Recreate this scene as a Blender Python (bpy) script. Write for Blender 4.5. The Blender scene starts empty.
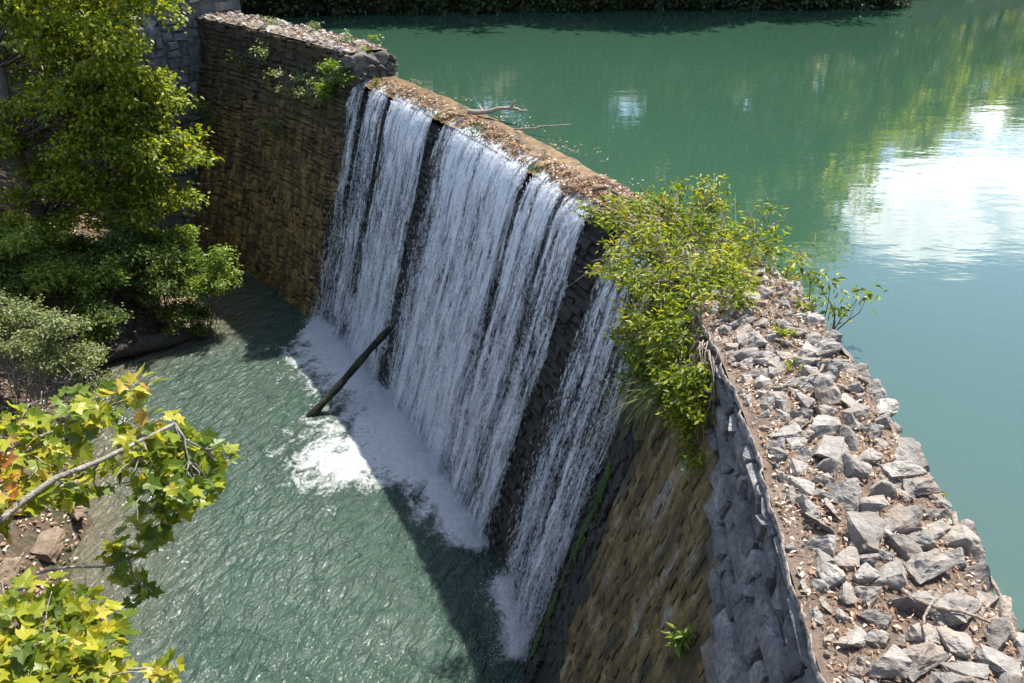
import bpy, bmesh, math, random
import numpy as np
from mathutils import Vector, Matrix, noise as mnoise

R = math.radians
rng = np.random.default_rng(7)
random.seed(7)
scene = bpy.context.scene
COL = scene.collection

# ------------------------------------------------------------------ camera
cam_d = bpy.data.cameras.new("camera")
cam = bpy.data.objects.new("camera", cam_d)
COL.objects.link(cam)
cam.location = (0, 0, 5.5)
cam.rotation_euler = (R(60), 0, 0)
cam_d.sensor_width = 36
cam_d.lens = 28
cam_d.clip_end = 2000
scene.camera = cam

# ------------------------------------------------------------------ sun and sky
SUN_EL, SUN_AZ = R(61), R(37)            # azimuth measured from +Y towards +X
sun_d = bpy.data.lights.new("sun", 'SUN')
sun_d.energy = 5.0
sun_d.angle = R(0.53)
sun_d.color = (1.0, 0.94, 0.84)
sun = bpy.data.objects.new("sun", sun_d)
COL.objects.link(sun)
sdir = Vector((math.sin(SUN_AZ) * math.cos(SUN_EL), math.cos(SUN_AZ) * math.cos(SUN_EL), math.sin(SUN_EL)))
sun.rotation_euler = sdir.to_track_quat('Z', 'Y').to_euler()
sun.location = sdir * 60

world = bpy.data.worlds.new("World")
scene.world = world
world.use_nodes = True
wn, wl = world.node_tree.nodes, world.node_tree.links
wn.clear()
w_out = wn.new('ShaderNodeOutputWorld')
w_bg = wn.new('ShaderNodeBackground')
w_bg.inputs['Strength'].default_value = 0.15
w_sky = wn.new('ShaderNodeTexSky')
w_sky.sky_type = 'NISHITA'
w_sky.sun_disc = False
w_sky.sun_elevation = SUN_EL
w_sky.sun_rotation = SUN_AZ
w_sky.altitude = 200
# fair-weather cumulus spread over the whole sky
w_tc = wn.new('ShaderNodeTexCoord')
w_sep = wn.new('ShaderNodeSeparateXYZ')
wl.new(w_tc.outputs['Generated'], w_sep.inputs[0])
w_h = wn.new('ShaderNodeMath'); w_h.operation = 'MAXIMUM'; w_h.inputs[1].default_value = 0.0
wl.new(w_sep.outputs['Z'], w_h.inputs[0])
w_h2 = wn.new('ShaderNodeMath'); w_h2.operation = 'ADD'; w_h2.inputs[1].default_value = 0.16
wl.new(w_h.outputs[0], w_h2.inputs[0])
w_div = wn.new('ShaderNodeVectorMath'); w_div.operation = 'DIVIDE'
w_cmb = wn.new('ShaderNodeCombineXYZ')
for i in range(3):
    wl.new(w_h2.outputs[0], w_cmb.inputs[i])
wl.new(w_tc.outputs['Generated'], w_div.inputs[0]); wl.new(w_cmb.outputs[0], w_div.inputs[1])
w_map = wn.new('ShaderNodeMapping')
w_map.inputs['Location'].default_value = (0.457, 0.608, 3.3)
w_map.inputs['Scale'].default_value = (1.05, 1.05, 0.0)
wl.new(w_div.outputs[0], w_map.inputs['Vector'])
w_noi = wn.new('ShaderNodeTexNoise')
w_noi.inputs['Scale'].default_value = 1.0
w_noi.inputs['Detail'].default_value = 8
w_noi.inputs['Roughness'].default_value = 0.62
wl.new(w_map.outputs[0], w_noi.inputs['Vector'])
w_ramp = wn.new('ShaderNodeValToRGB')
w_ramp.color_ramp.elements[0].position = 0.585
w_ramp.color_ramp.elements[1].position = 0.64
wl.new(w_noi.outputs['Fac'], w_ramp.inputs[0])
w_mix = wn.new('ShaderNodeMixRGB')
w_mix.inputs['Color2'].default_value = (12, 12.2, 12.5, 1)
wl.new(w_ramp.outputs['Color'], w_mix.inputs['Fac'])
wl.new(w_sky.outputs['Color'], w_mix.inputs['Color1'])
wl.new(w_mix.outputs[0], w_bg.inputs['Color'])
wl.new(w_bg.outputs[0], w_out.inputs['Surface'])

scene.view_settings.view_transform = 'Standard'
scene.view_settings.look = 'None'
scene.view_settings.exposure = 1.15
scene.view_settings.gamma = 1.0
scene.view_settings.use_curve_mapping = False
scene.render.engine = 'CYCLES'
scene.cycles.transparent_max_bounces = 12
scene.cycles.max_bounces = 6
scene.cycles.caustics_reflective = False
scene.cycles.caustics_refractive = False

# ------------------------------------------------------------------ helpers
def tag(o, label=None, cat=None, group=None, kind=None):
    if label: o['label'] = label
    if cat: o['category'] = cat
    if group: o['group'] = group
    if kind: o['kind'] = kind
    return o

def mesh_data(name, V, F, mat=None, smooth=False, uv=None, attrs=None):
    V = np.asarray(V, dtype=np.float64)
    me = bpy.data.meshes.new(name)
    if isinstance(F, np.ndarray) and F.ndim == 2:
        n, k = F.shape
        me.vertices.add(len(V)); me.vertices.foreach_set('co', V.ravel())
        me.loops.add(n * k); me.loops.foreach_set('vertex_index', F.ravel().astype(np.int32))
        me.polygons.add(n)
        me.polygons.foreach_set('loop_start', np.arange(0, n * k, k, dtype=np.int32))
        me.polygons.foreach_set('loop_total', np.full(n, k, dtype=np.int32))
        me.update(calc_edges=True)
    else:
        me.from_pydata([tuple(v) for v in V], [], [tuple(int(i) for i in f) for f in F])
    if uv is not None:
        lay = me.uv_layers.new(name='flow_uv')
        li = np.zeros(len(me.loops), dtype=np.int32)
        me.loops.foreach_get('vertex_index', li)
        lay.data.foreach_set('uv', np.asarray(uv, dtype=np.float32)[li].ravel())
    if attrs:
        for k_, a in attrs.items():
            at = me.attributes.new(k_, 'FLOAT', 'POINT')
            at.data.foreach_set('value', np.asarray(a, dtype=np.float32))
    if smooth:
        me.polygons.foreach_set('use_smooth', np.ones(len(me.polygons), dtype=bool))
    if mat: me.materials.append(mat)
    me.update()
    return me

def link(name, me, parent=None):
    o = bpy.data.objects.new(name, me)
    COL.objects.link(o)
    if parent: o.parent = parent
    return o

def mk(name, V, F, mat, parent=None, smooth=False, uv=None, attrs=None):
    return link(name, mesh_data(name, V, F, mat, smooth, uv, attrs), parent)

def empty(name, loc=(0, 0, 0)):
    o = bpy.data.objects.new(name, None)
    COL.objects.link(o)
    o.location = loc
    o.empty_display_size = 0.2
    return o

def sm(a, b, x):
    t = np.clip((np.asarray(x, float) - a) / (b - a), 0, 1)
    return t * t * (3 - 2 * t)

_lat = np.random.default_rng(99).random((256, 256))
def vnoise(x, y):
    x = np.asarray(x, float); y = np.asarray(y, float)
    xi = np.floor(x).astype(int); yi = np.floor(y).astype(int)
    fx = x - xi; fy = y - yi
    fx = fx * fx * (3 - 2 * fx); fy = fy * fy * (3 - 2 * fy)
    g = lambda a, b: _lat[a % 256, b % 256]
    return (g(xi, yi) * (1 - fx) + g(xi + 1, yi) * fx) * (1 - fy) + (g(xi, yi + 1) * (1 - fx) + g(xi + 1, yi + 1) * fx) * fy
def fbm(x, y, o=4):
    t = 0; a = 0.5; n = 0
    for i in range(o):
        t = t + a * vnoise(x * 2 ** i + 17.3 * i, y * 2 ** i + 5.1 * i); n += a; a *= 0.5
    return t / n

def grid_faces(nu, nv):
    i = np.arange(nu - 1)[:, None] * nv + np.arange(nv - 1)[None, :]
    return np.stack([i, i + 1, i + nv + 1, i + nv], -1).reshape(-1, 4)

def tube_geo(paths, sides=6):
    """paths: list of (points, radii) -> joined tube geometry"""
    VV, FF, base = [], [], 0
    for pts, rad in paths:
        pts = np.asarray(pts, float); n = len(pts)
        rad = np.broadcast_to(np.asarray(rad, float), (n,))
        d = np.gradient(pts, axis=0)
        d /= np.linalg.norm(d, axis=1)[:, None] + 1e-9
        ref = np.array([0, 0, 1.0]) if abs(d[:, 2]).mean() < 0.8 else np.array([1.0, 0, 0])
        u = np.cross(d, ref); u /= np.linalg.norm(u, axis=1)[:, None] + 1e-9
        v = np.cross(d, u)
        a = np.linspace(0, 2 * math.pi, sides, endpoint=False)
        ring = pts[:, None, :] + rad[:, None, None] * (np.cos(a)[None, :, None] * u[:, None, :] + np.sin(a)[None, :, None] * v[:, None, :])
        VV.append(ring.reshape(-1, 3))
        i = np.arange(n - 1)[:, None] * sides + np.arange(sides)[None, :]
        j = np.arange(n - 1)[:, None] * sides + ((np.arange(sides) + 1) % sides)[None, :]
        FF.append(np.stack([i, j, j + sides, i + sides], -1).reshape(-1, 4) + base)
        base += n * sides
        # close the far end with a short cone tip
        VV.append((pts[-1] + d[-1] * rad[-1])[None]); VV.append((pts[0] - d[0] * rad[0] * 0.2)[None])
        e = base - sides
        k = np.arange(sides); k2 = (k + 1) % sides
        FF.append(np.stack([e + k, e + k2, np.full(sides, base), np.full(sides, base)], -1))
        b0 = base - n * sides
        FF.append(np.stack([b0 + k2, b0 + k, np.full(sides, base + 1), np.full(sides, base + 1)], -1))
        base += 2
    F = np.vstack(FF)
    return np.vstack(VV), [tuple(f) if f[2] != f[3] else (f[0], f[1], f[2]) for f in F.tolist()]

def tube(name, paths, mat, parent=None, sides=6):
    V, F = tube_geo(paths, sides)
    return mk(name, V, F, mat, parent, smooth=True)

def bend(a, b, n=6, sag=0.1, rg=rng, jit=0.03):
    a = np.asarray(a, float); b = np.asarray(b, float)
    L = np.linalg.norm(b - a)
    t = np.linspace(0, 1, n)[:, None]
    m = rg.normal(0, jit * L * 1.2, (1, 3)) * np.sin(t * math.pi) + rg.normal(0, jit * L * .9, (1, 3)) * np.sin(t * 2 * math.pi) + rg.normal(0, jit * L * .35, (n, 3)) * np.sin(t * math.pi)
    p = a + (b - a) * t + m
    p[:, 2] += sag * L * np.sin(t[:, 0] * math.pi)
    return p

# ------------------------------------------------------------------ materials
class NT:
    def __init__(s, name):
        s.m = bpy.data.materials.new(name); s.m.use_nodes = True
        s.t = s.m.node_tree; s.n = s.t.nodes; s.l = s.t.links
        s.n.clear(); s.out = s.n.new('ShaderNodeOutputMaterial')
    def node(s, typ, props=None, **ins):
        nd = s.n.new(typ)
        for k, v in (props or {}).items(): setattr(nd, k, v)
        for k, v in ins.items():
            key = int(k[1:]) if k[0] == 'i' and k[1:].isdigit() else k.replace('_', ' ')
            s.put(nd.inputs[key], v)
        return nd
    def put(s, sock, v):
        if hasattr(v, 'is_output'): s.l.new(v, sock)
        else:
            if hasattr(sock, 'default_value') and hasattr(sock.default_value, '__len__') and not isinstance(v, (int, float)):
                v = tuple(v) + ((1,) if len(sock.default_value) == 4 and len(v) == 3 else ())
            sock.default_value = v
    def math(s, op, a, b=0.0, c=0.0, clamp=False):
        return s.node('ShaderNodeMath', dict(operation=op, use_clamp=clamp), i0=a, i1=b, i2=c).outputs[0]
    def noise(s, vec, scale=5, detail=4, rough=0.5, dist=0.0):
        return s.node('ShaderNodeTexNoise', Vector=vec, Scale=scale, Detail=detail, Roughness=rough, Distortion=dist).outputs['Fac']
    def mapping(s, vec, scale=(1, 1, 1), loc=(0, 0, 0), rot=(0, 0, 0)):
        return s.node('ShaderNodeMapping', Vector=vec, Scale=scale, Location=loc, Rotation=rot).outputs[0]
    def ramp(s, fac, stops, interp='LINEAR'):
        nd = s.node('ShaderNodeValToRGB', Fac=fac); r = nd.color_ramp; r.interpolation = interp
        while len(r.elements) < len(stops): r.elements.new(0.5)
        for e, (p, c) in zip(r.elements, stops):
            e.position = p; e.color = (c, c, c, 1) if isinstance(c, (int, float)) else tuple(c) + (1,)
        return nd.outputs[0]
    def mix(s, fac, a, b, blend='MIX'):
        return s.node('ShaderNodeMixRGB', dict(blend_type=blend), Fac=fac, Color1=a, Color2=b).outputs[0]
    def attr(s, name): return s.node('ShaderNodeAttribute', dict(attribute_name=name)).outputs['Fac']
    def geo(s, k='Position'): return s.node('ShaderNodeNewGeometry').outputs[k]
    def obj(s, k='Random'): return s.node('ShaderNodeObjectInfo').outputs[k]
    def bump(s, h, strength=0.5, dist=0.02, normal=None):
        nd = s.node('ShaderNodeBump', Height=h, Strength=strength, Distance=dist)
        if normal is not None: s.l.new(normal, nd.inputs['Normal'])
        return nd.outputs[0]
    def bsdf(s, **k): return s.node('ShaderNodeBsdfPrincipled', **k).outputs[0]
    def done(s, sh): s.l.new(sh, s.out.inputs['Surface']); return s.m

def mat_rock(name, a, b, c, lichen=0.25, dust=(0.30, 0.22, 0.16)):
    t = NT(name); p = t.geo(); r = t.obj()
    rv = t.node('ShaderNodeCombineXYZ', i0=r, i1=r, i2=r).outputs[0]
    pp = t.node('ShaderNodeVectorMath', dict(operation='ADD'), i0=p, i1=t.node('ShaderNodeVectorMath', dict(operation='SCALE'), i0=rv, Scale=13.0).outputs[0]).outputs[0]
    n1 = t.noise(pp, 3.5, 6, 0.6); n2 = t.noise(pp, 26, 8, 0.72); n3 = t.noise(t.mapping(pp, (1, 1, 3)), 7, 8, 0.68, 0.3)
    col = t.ramp(n1, [(0.3, a), (0.5, b), (0.72, c)])
    col = t.mix(t.math('MULTIPLY', t.ramp(n2, [(0.42, 0), (0.62, 1)]), 0.36), col, (0.12, 0.117, 0.113))
    col = t.mix(t.math('MULTIPLY', t.ramp(t.noise(pp, 1.7, 5, 0.6), [(0.5, 0), (0.66, 1)]), lichen), col, dust)
    hv = t.math('ADD', t.math('MULTIPLY', r, 0.45), 0.74)
    col = t.mix(1.0, col, t.node('ShaderNodeCombineXYZ', i0=hv, i1=hv, i2=hv).outputs[0], 'MULTIPLY')
    h = t.math('ADD', t.math('MULTIPLY', n2, 0.6), t.math('ADD', n1, n3))
    vor = t.node('ShaderNodeTexVoronoi', dict(feature='DISTANCE_TO_EDGE'), Vector=t.mapping(pp, (1, 1, 1.6)), Scale=5.0).outputs['Distance']
    h = t.math('ADD', h, t.math('MULTIPLY', t.ramp(vor, [(0.0, 0), (0.03, 1)]), 0.07))
    return t.done(t.bsdf(Base_Color=col, Roughness=0.88, Normal=t.bump(h, 0.9, 0.05)))

M = {}
M['rock'] = mat_rock('limestone', (0.21, 0.188, 0.165), (0.31, 0.283, 0.25), (0.44, 0.405, 0.36), 0.6)
M['rubble'] = mat_rock('rubble_stone', (0.22, 0.20, 0.18), (0.34, 0.31, 0.28), (0.46, 0.43, 0.39), 0.5)
M['bankrock'] = mat_rock('brown_bank_stone', (0.10, 0.07, 0.045), (0.17, 0.12, 0.075), (0.26, 0.19, 0.12), 0.4)
M['endrock'] = mat_rock('shade_darkened_stone', (0.04, 0.037, 0.033), (0.08, 0.073, 0.063), (0.15, 0.135, 0.115), 0.3)  # stone colours darkened to paint in the shadow on the abutment end
M['wing'] = mat_rock('wing_wall_stone', (0.065, 0.064, 0.064), (0.12, 0.118, 0.116), (0.22, 0.215, 0.205), 0.3)

def mat_face():
    """dam face: attribute stain 0 dry grey stone, 1 ochre algae, 2 black wet stone, 3 brown algae"""
    t = NT('dam_face_stone'); p = t.geo(); st = t.attr('stain'); tint = t.attr('tint')
    n1 = t.noise(p, 2.2, 6, 0.6); n2 = t.noise(p, 16, 6, 0.65); n3 = t.noise(t.mapping(p, (2.6, 2.6, 0.32)), 1.3, 8, 0.66, 0.15); nf = t.noise(p, 48, 5, 0.7)
    grey = t.ramp(n1, [(0.3, (0.15, 0.15, 0.152)), (0.5, (0.27, 0.268, 0.265)), (0.68, (0.42, 0.405, 0.385))])
    och = t.ramp(n3, [(0.36, (0.022, 0.017, 0.007)), (0.46, (0.12, 0.08, 0.02)), (0.55, (0.26, 0.17, 0.045)), (0.63, (0.36, 0.31, 0.24))])
    wet = t.ramp(n3, [(0.3, (0.008, 0.008, 0.007)), (0.55, (0.022, 0.020, 0.015)), (0.75, (0.05, 0.048, 0.03))])
    brn = t.ramp(n3, [(0.28, (0.014, 0.010, 0.005)), (0.46, (0.12, 0.077, 0.018)), (0.58, (0.36, 0.235, 0.06))])
    wob = t.math('ADD', st, t.math('MULTIPLY', t.math('SUBTRACT', n3, 0.5), t.math('MULTIPLY', t.math('MINIMUM', st, 1.0), 1.3)))
    f01 = t.node('ShaderNodeMapRange', Value=wob, i1=0.25, i2=0.75).outputs[0]
    f12 = t.node('ShaderNodeMapRange', Value=wob, i1=1.25, i2=1.75).outputs[0]
    f23 = t.node('ShaderNodeMapRange', Value=st, i1=2.3, i2=2.8).outputs[0]
    col = t.mix(f23, t.mix(f12, t.mix(f01, grey, och), wet), brn)
    col = t.mix(t.math('MULTIPLY', t.ramp(n2, [(0.4, 0), (0.65, 1)]), 0.5), col, (0.03, 0.028, 0.025))
    hv = t.math('ADD', t.math('MULTIPLY', tint, 0.5), 0.72)
    col = t.mix(1.0, col, t.node('ShaderNodeCombineXYZ', i0=hv, i1=hv, i2=hv).outputs[0], 'MULTIPLY')
    rough = t.math('SUBTRACT', 0.88, t.math('MULTIPLY', t.math('MINIMUM', st, 2.0), 0.27))
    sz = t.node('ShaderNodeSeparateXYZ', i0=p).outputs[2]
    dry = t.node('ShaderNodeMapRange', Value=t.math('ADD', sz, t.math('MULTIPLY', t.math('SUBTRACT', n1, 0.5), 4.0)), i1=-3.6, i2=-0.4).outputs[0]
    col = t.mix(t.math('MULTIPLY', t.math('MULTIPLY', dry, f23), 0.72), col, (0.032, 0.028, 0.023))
    h = t.math('ADD', n1, t.math('ADD', t.math('MULTIPLY', n2, 0.6), t.math('MULTIPLY', nf, 0.35)))
    h = t.math('ADD', h, t.math('MULTIPLY', t.noise(t.mapping(p, (1, 1, 3.5)), 6, 8, 0.7, 0.5), 1.2))
    return t.done(t.bsdf(Base_Color=col, Roughness=rough, Normal=t.bump(h, 1.0, 0.07)))
M['face'] = mat_face()

def mat_soil():
    t = NT('crest_soil'); p = t.geo()
    n1 = t.noise(p, 4, 6, 0.6); n2 = t.noise(p, 45, 5, 0.7)
    col = t.ramp(n1, [(0.3, (0.15, 0.105, 0.075)), (0.5, (0.24, 0.175, 0.13)), (0.72, (0.33, 0.265, 0.21))])
    col = t.mix(t.math('MULTIPLY', t.ramp(n2, [(0.4, 0), (0.62, 1)]), 0.55), col, (0.10, 0.07, 0.05))
    return t.done(t.bsdf(Base_Color=col, Roughness=0.95, Normal=t.bump(t.math('ADD', n1, n2), 1.0, 0.05)))
M['soil'] = mat_soil()

def mat_mortar():
    t = NT('old_mortar'); p = t.geo(); n = t.noise(p, 14, 6, 0.65)
    col = t.ramp(n, [(0.38, (0.10, 0.085, 0.072)), (0.62, (0.34, 0.30, 0.265))])
    return t.done(t.bsdf(Base_Color=col, Roughness=0.92, Normal=t.bump(n, 0.9, 0.03)))
M['mortar'] = mat_mortar()

def mat_spill():
    t = NT('wet_algae_stone'); p = t.geo()
    n1 = t.noise(p, 2.6, 6, 0.6, 0.5); n2 = t.noise(p, 20, 5, 0.6); rp = t.noise(t.mapping(p, (1.6, 5, 1), rot=(0, 0, -0.5)), 3.5, 3, 0.5)
    col = t.ramp(n1, [(0.34, (0.014, 0.012, 0.005)), (0.46, (0.075, 0.040, 0.009)), (0.56, (0.19, 0.095, 0.018)), (0.66, (0.05, 0.05, 0.012))])
    col = t.mix(t.math('MULTIPLY', t.ramp(n2, [(0.45, 0), (0.65, 1)]), 0.35), col, (0.06, 0.04, 0.015))
    return t.done(t.bsdf(Base_Color=col, Roughness=0.5, Coat_Weight=0.4, Coat_Roughness=0.08, Coat_IOR=1.33,
                         Normal=t.bump(t.math('ADD', rp, t.math('MULTIPLY', n2, 0.3)), 0.8, 0.06),
                         Coat_Normal=t.bump(rp, 0.7, 0.06)))
M['spill'] = mat_spill()

def mat_ground():
    t = NT('forest_floor'); p = t.geo()
    n1 = t.noise(p, 0.5, 6, 0.6); n2 = t.noise(p, 6, 6, 0.7); n3 = t.noise(p, 30, 4, 0.7)
    col = t.ramp(n2, [(0.3, (0.035, 0.025, 0.017)), (0.5, (0.10, 0.068, 0.042)), (0.7, (0.21, 0.15, 0.10))])
    col = t.mix(t.ramp(n1, [(0.48, 0), (0.6, 0.7)]), col, (0.035, 0.05, 0.015))
    return t.done(t.bsdf(Base_Color=col, Roughness=0.95, Normal=t.bump(t.math('ADD', n2, t.math('MULTIPLY', n3, 0.5)), 1.0, 0.12)))
M['ground'] = mat_ground()

def mat_lake():
    t = NT('lake_water'); p = t.geo()
    n1 = t.noise(t.mapping(p, (1.0, 2.2, 1)), 1.1, 3, 0.5); n2 = t.noise(t.mapping(p, (1, 1.6, 1)), 5.0, 2, 0.5)
    n0 = t.noise(p, 0.08, 3, 0.5)
    col = t.mix(n0, (0.023, 0.060, 0.036), (0.028, 0.066, 0.044))
    h = t.math('ADD', n1, t.math('MULTIPLY', n2, 0.12))
    return t.done(t.bsdf(Base_Color=col, Roughness=0.03, IOR=1.75, Normal=t.bump(h, 0.085, 0.06)))
M['lake'] = mat_lake()

def mat_pool():
    t = NT('pool_water'); p = t.geo(); foam = t.attr('foam'); shal = t.attr('shallow'); chop = t.attr('chop')
    q = t.mapping(p, (1.0, 1.0, 1.0), rot=(0, 0, R(28)))
    w1 = t.noise(t.mapping(q, (2.0, 1.0, 1)), 2.3, 4, 0.55, 0.5)
    w2 = t.noise(t.mapping(q, (1.6, 1.0, 1)), 8.0, 4, 0.6, 0.4)
    w3 = t.noise(q, 26, 3, 0.6)
    f1 = t.noise(t.mapping(q, (1.6, 1, 1)), 1.6, 7, 0.68, 0.8)
    f2 = t.noise(q, 9, 6, 0.7, 0.5)
    fm = t.math('ADD', t.math('ADD', foam, t.math('MULTIPLY', t.math('SUBTRACT', f1, 0.5), 1.9)), t.math('MULTIPLY', t.math('SUBTRACT', f2, 0.5), 1.0))
    fm = t.node('ShaderNodeMapRange', Value=fm, i1=0.40, i2=0.90).outputs[0]
    fm = t.math('MULTIPLY', fm, t.node('ShaderNodeMapRange', Value=foam, i1=0.0, i2=0.15).outputs[0])
    col = t.mix(shal, t.mix(t.noise(p, 0.3, 3), (0.023, 0.047, 0.034), (0.030, 0.056, 0.042)), (0.10, 0.085, 0.055))
    h = t.math('ADD', t.math('ADD', w1, t.math('MULTIPLY', w2, 0.15)), t.math('MULTIPLY', w3, 0.012))
    bmp = t.node('ShaderNodeBump', Height=h, Strength=t.math('MULTIPLY', chop, 1.0), Distance=0.22).outputs[0]
    wat = t.bsdf(Base_Color=col, Roughness=0.11, IOR=1.36, Normal=bmp)
    fo = t.bsdf(Base_Color=t.mix(t.math('MULTIPLY', t.ramp(f2, [(0.35, 1), (0.6, 0)]), 0.5), (0.95, 0.96, 0.96), (0.45, 0.60, 0.60)), Roughness=0.7, Normal=t.bump(t.math('ADD', f1, f2), 1.0, 0.3),
                Subsurface_Weight=0.0)
    return t.done(t.node('ShaderNodeMixShader', i0=fm, i1=wat, i2=fo).outputs[0])
M['pool'] = mat_pool()

def mat_fall():
    t = NT('falling_water')
    uv = t.node('ShaderNodeUVMap', dict(uv_map='flow_uv')).outputs[0]
    flow = t.attr('flow'); layer = t.attr('layer')
    off = t.node('ShaderNodeCombineXYZ', i0=0.0, i1=0.0, i2=t.math('MULTIPLY', layer, 7.3)).outputs[0]
    b = t.node('ShaderNodeVectorMath', dict(operation='ADD'), i0=uv, i1=off).outputs[0]
    warp = t.noise(t.mapping(b, (1.2, 0.5, 1)), 1.0, 3)
    bs = t.node('ShaderNodeVectorMath', dict(operation='ADD'), i0=b, i1=t.node('ShaderNodeCombineXYZ', i0=t.math('MULTIPLY', warp, 0.10), i1=0.0, i2=0.0).outputs[0]).outputs[0]
    n1 = t.noise(t.mapping(bs, (5.5, 0.28, 1)), 1.0, 3, 0.5)
    n2 = t.noise(t.mapping(bs, (13, 2.0, 1)), 1.0, 4, 0.6)
    n3 = t.noise(t.mapping(bs, (27, 10, 1)), 1.0, 3, 0.65)
    n0 = t.noise(t.mapping(bs, (2.6, 0.8, 1)), 1.0, 3, 0.5)
    v = t.math('ADD', flow, t.math('MULTIPLY', t.math('SUBTRACT', n1, 0.5), 1.5))
    v = t.math('ADD', v, t.math('MULTIPLY', t.math('SUBTRACT', n0, 0.5), 0.9))
    v = t.math('ADD', v, t.math('MULTIPLY', t.math('SUBTRACT', n2, 0.5), 1.4))
    v = t.math('ADD', v, t.math('MULTIPLY', t.math('SUBTRACT', n3, 0.5), 1.3))
    a = t.node('ShaderNodeMapRange', Value=v, i1=0.38, i2=0.86).outputs[0]
    a = t.math('MULTIPLY', a, t.node('ShaderNodeMapRange', Value=flow, i1=0.02, i2=0.2).outputs[0])
    h = t.math('ADD', t.math('MULTIPLY', n2, 0.7), n3)
    nb = t.bump(h, 0.8, 0.05)
    s1 = t.bsdf(Base_Color=(0.87, 0.90, 0.93), Roughness=0.28, IOR=1.333, Normal=nb)
    s2 = t.node('ShaderNodeBsdfTranslucent', Color=(0.85, 0.90, 0.95)).outputs[0]
    wh = t.node('ShaderNodeMixShader', i0=0.25, i1=s1, i2=s2).outputs[0]
    tr = t.node('ShaderNodeBsdfTransparent').outputs[0]
    return t.done(t.node('ShaderNodeMixShader', i0=t.math('MULTIPLY', a, 0.9), i1=tr, i2=wh).outputs[0])
M['fall'] = mat_fall()
def mat_drop():
    t = NT('water_drops')
    s1 = t.bsdf(Base_Color=(0.88, 0.91, 0.93), Roughness=0.2, IOR=1.333)
    s2 = t.node('ShaderNodeBsdfTranslucent', Color=(0.88, 0.92, 0.95)).outputs[0]
    return t.done(t.node('ShaderNodeMixShader', i0=0.4, i1=s1, i2=s2).outputs[0])
M['drop'] = mat_drop()

def mat_leaf(name, stops, trans=0.52, per='island', rough=0.42):
    t = NT(name)
    r = t.geo('Random Per Island') if per == 'island' else t.obj()
    big = t.noise(t.geo(), 0.9, 3, 0.5)
    f = t.math('ADD', t.math('MULTIPLY', r, 0.8), t.math('MULTIPLY', t.math('SUBTRACT', big, 0.5), 1.0), clamp=True)
    f = t.math('ADD', f, 0.1, clamp=True)
    col = t.ramp(f, stops)
    if per == 'object':
        n = t.noise(t.node('ShaderNodeTexCoord').outputs['Object'], 14, 4, 0.6)
        col = t.mix(t.math('MULTIPLY', t.ramp(n, [(0.5, 0), (0.75, 1)]), 0.4), col, (0.30, 0.20, 0.04))
    bright = t.mix(1.0, col, (1.35, 1.3, 0.7), 'MULTIPLY')
    s1 = t.bsdf(Base_Color=col, Roughness=rough, IOR=1.45)
    s2 = t.node('ShaderNodeBsdfTranslucent', Color=bright).outputs[0]
    return t.done(t.node('ShaderNodeMixShader', i0=trans, i1=s1, i2=s2).outputs[0])
M['leaf_tree'] = mat_leaf('bank_tree_leaf', [(0.0, (0.06, 0.10, 0.013)), (0.4, (0.16, 0.22, 0.018)), (0.75, (0.29, 0.33, 0.022)), (1.0, (0.40, 0.36, 0.035))])
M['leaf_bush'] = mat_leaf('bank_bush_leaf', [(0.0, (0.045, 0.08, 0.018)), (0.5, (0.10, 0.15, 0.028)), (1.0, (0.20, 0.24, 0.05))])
M['leaf_pale'] = mat_leaf('pale_bush_leaf', [(0.0, (0.08, 0.11, 0.04)), (0.5, (0.16, 0.20, 0.07)), (1.0, (0.28, 0.30, 0.12))], 0.35)
M['leaf_shrub'] = mat_leaf('dam_shrub_leaf', [(0.0, (0.06, 0.11, 0.012)), (0.35, (0.14, 0.20, 0.016)), (0.7, (0.26, 0.30, 0.022)), (0.92, (0.40, 0.34, 0.03)), (1.0, (0.42, 0.19, 0.04))])
M['leaf_fresh'] = mat_leaf('fresh_green_leaf', [(0.0, (0.08, 0.15, 0.02)), (0.6, (0.17, 0.25, 0.035)), (1.0, (0.29, 0.33, 0.055))])
M['leaf_far'] = mat_leaf('far_tree_leaf', [(0.0, (0.03, 0.055, 0.012)), (0.45, (0.20, 0.25, 0.03)), (0.75, (0.50, 0.50, 0.06)), (1.0, (0.58, 0.54, 0.08))], 0.78)
M['leaf_shade_dark'] = mat_leaf('shade_toned_shore_leaf', [(0.0, (0.012, 0.022, 0.008)), (0.6, (0.03, 0.05, 0.014)), (1.0, (0.08, 0.10, 0.025))], 0.3)  # leaf colour kept very dark to stand in for shade of overhanging trees
SYC = [(0.0, (0.06, 0.11, 0.012)), (0.3, (0.15, 0.21, 0.016)), (0.6, (0.30, 0.32, 0.02)), (0.85, (0.46, 0.40, 0.04)), (0.95, (0.40, 0.25, 0.06)), (1.0, (0.36, 0.13, 0.03))]
M['leaf_syc_obj'] = mat_leaf('sycamore_leaf', SYC, 0.5, 'object')
M['leaf_syc'] = mat_leaf('sycamore_leaf_mass', SYC, 0.5)
M['grass'] = mat_leaf('grass_blade', [(0.0, (0.07, 0.11, 0.02)), (0.6, (0.15, 0.19, 0.04)), (1.0, (0.30, 0.27, 0.12))], 0.4)
M['litter'] = mat_leaf('dead_leaf', [(0.0, (0.09, 0.055, 0.035)), (0.35, (0.25, 0.15, 0.095)), (0.65, (0.42, 0.30, 0.22)), (1.0, (0.58, 0.50, 0.43))], 0.15, rough=0.8)
M['moss'] = mat_leaf('wet_moss', [(0.0, (0.025, 0.05, 0.006)), (0.6, (0.05, 0.10, 0.012)), (1.0, (0.09, 0.15, 0.02))], 0.3, rough=0.7)

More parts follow.
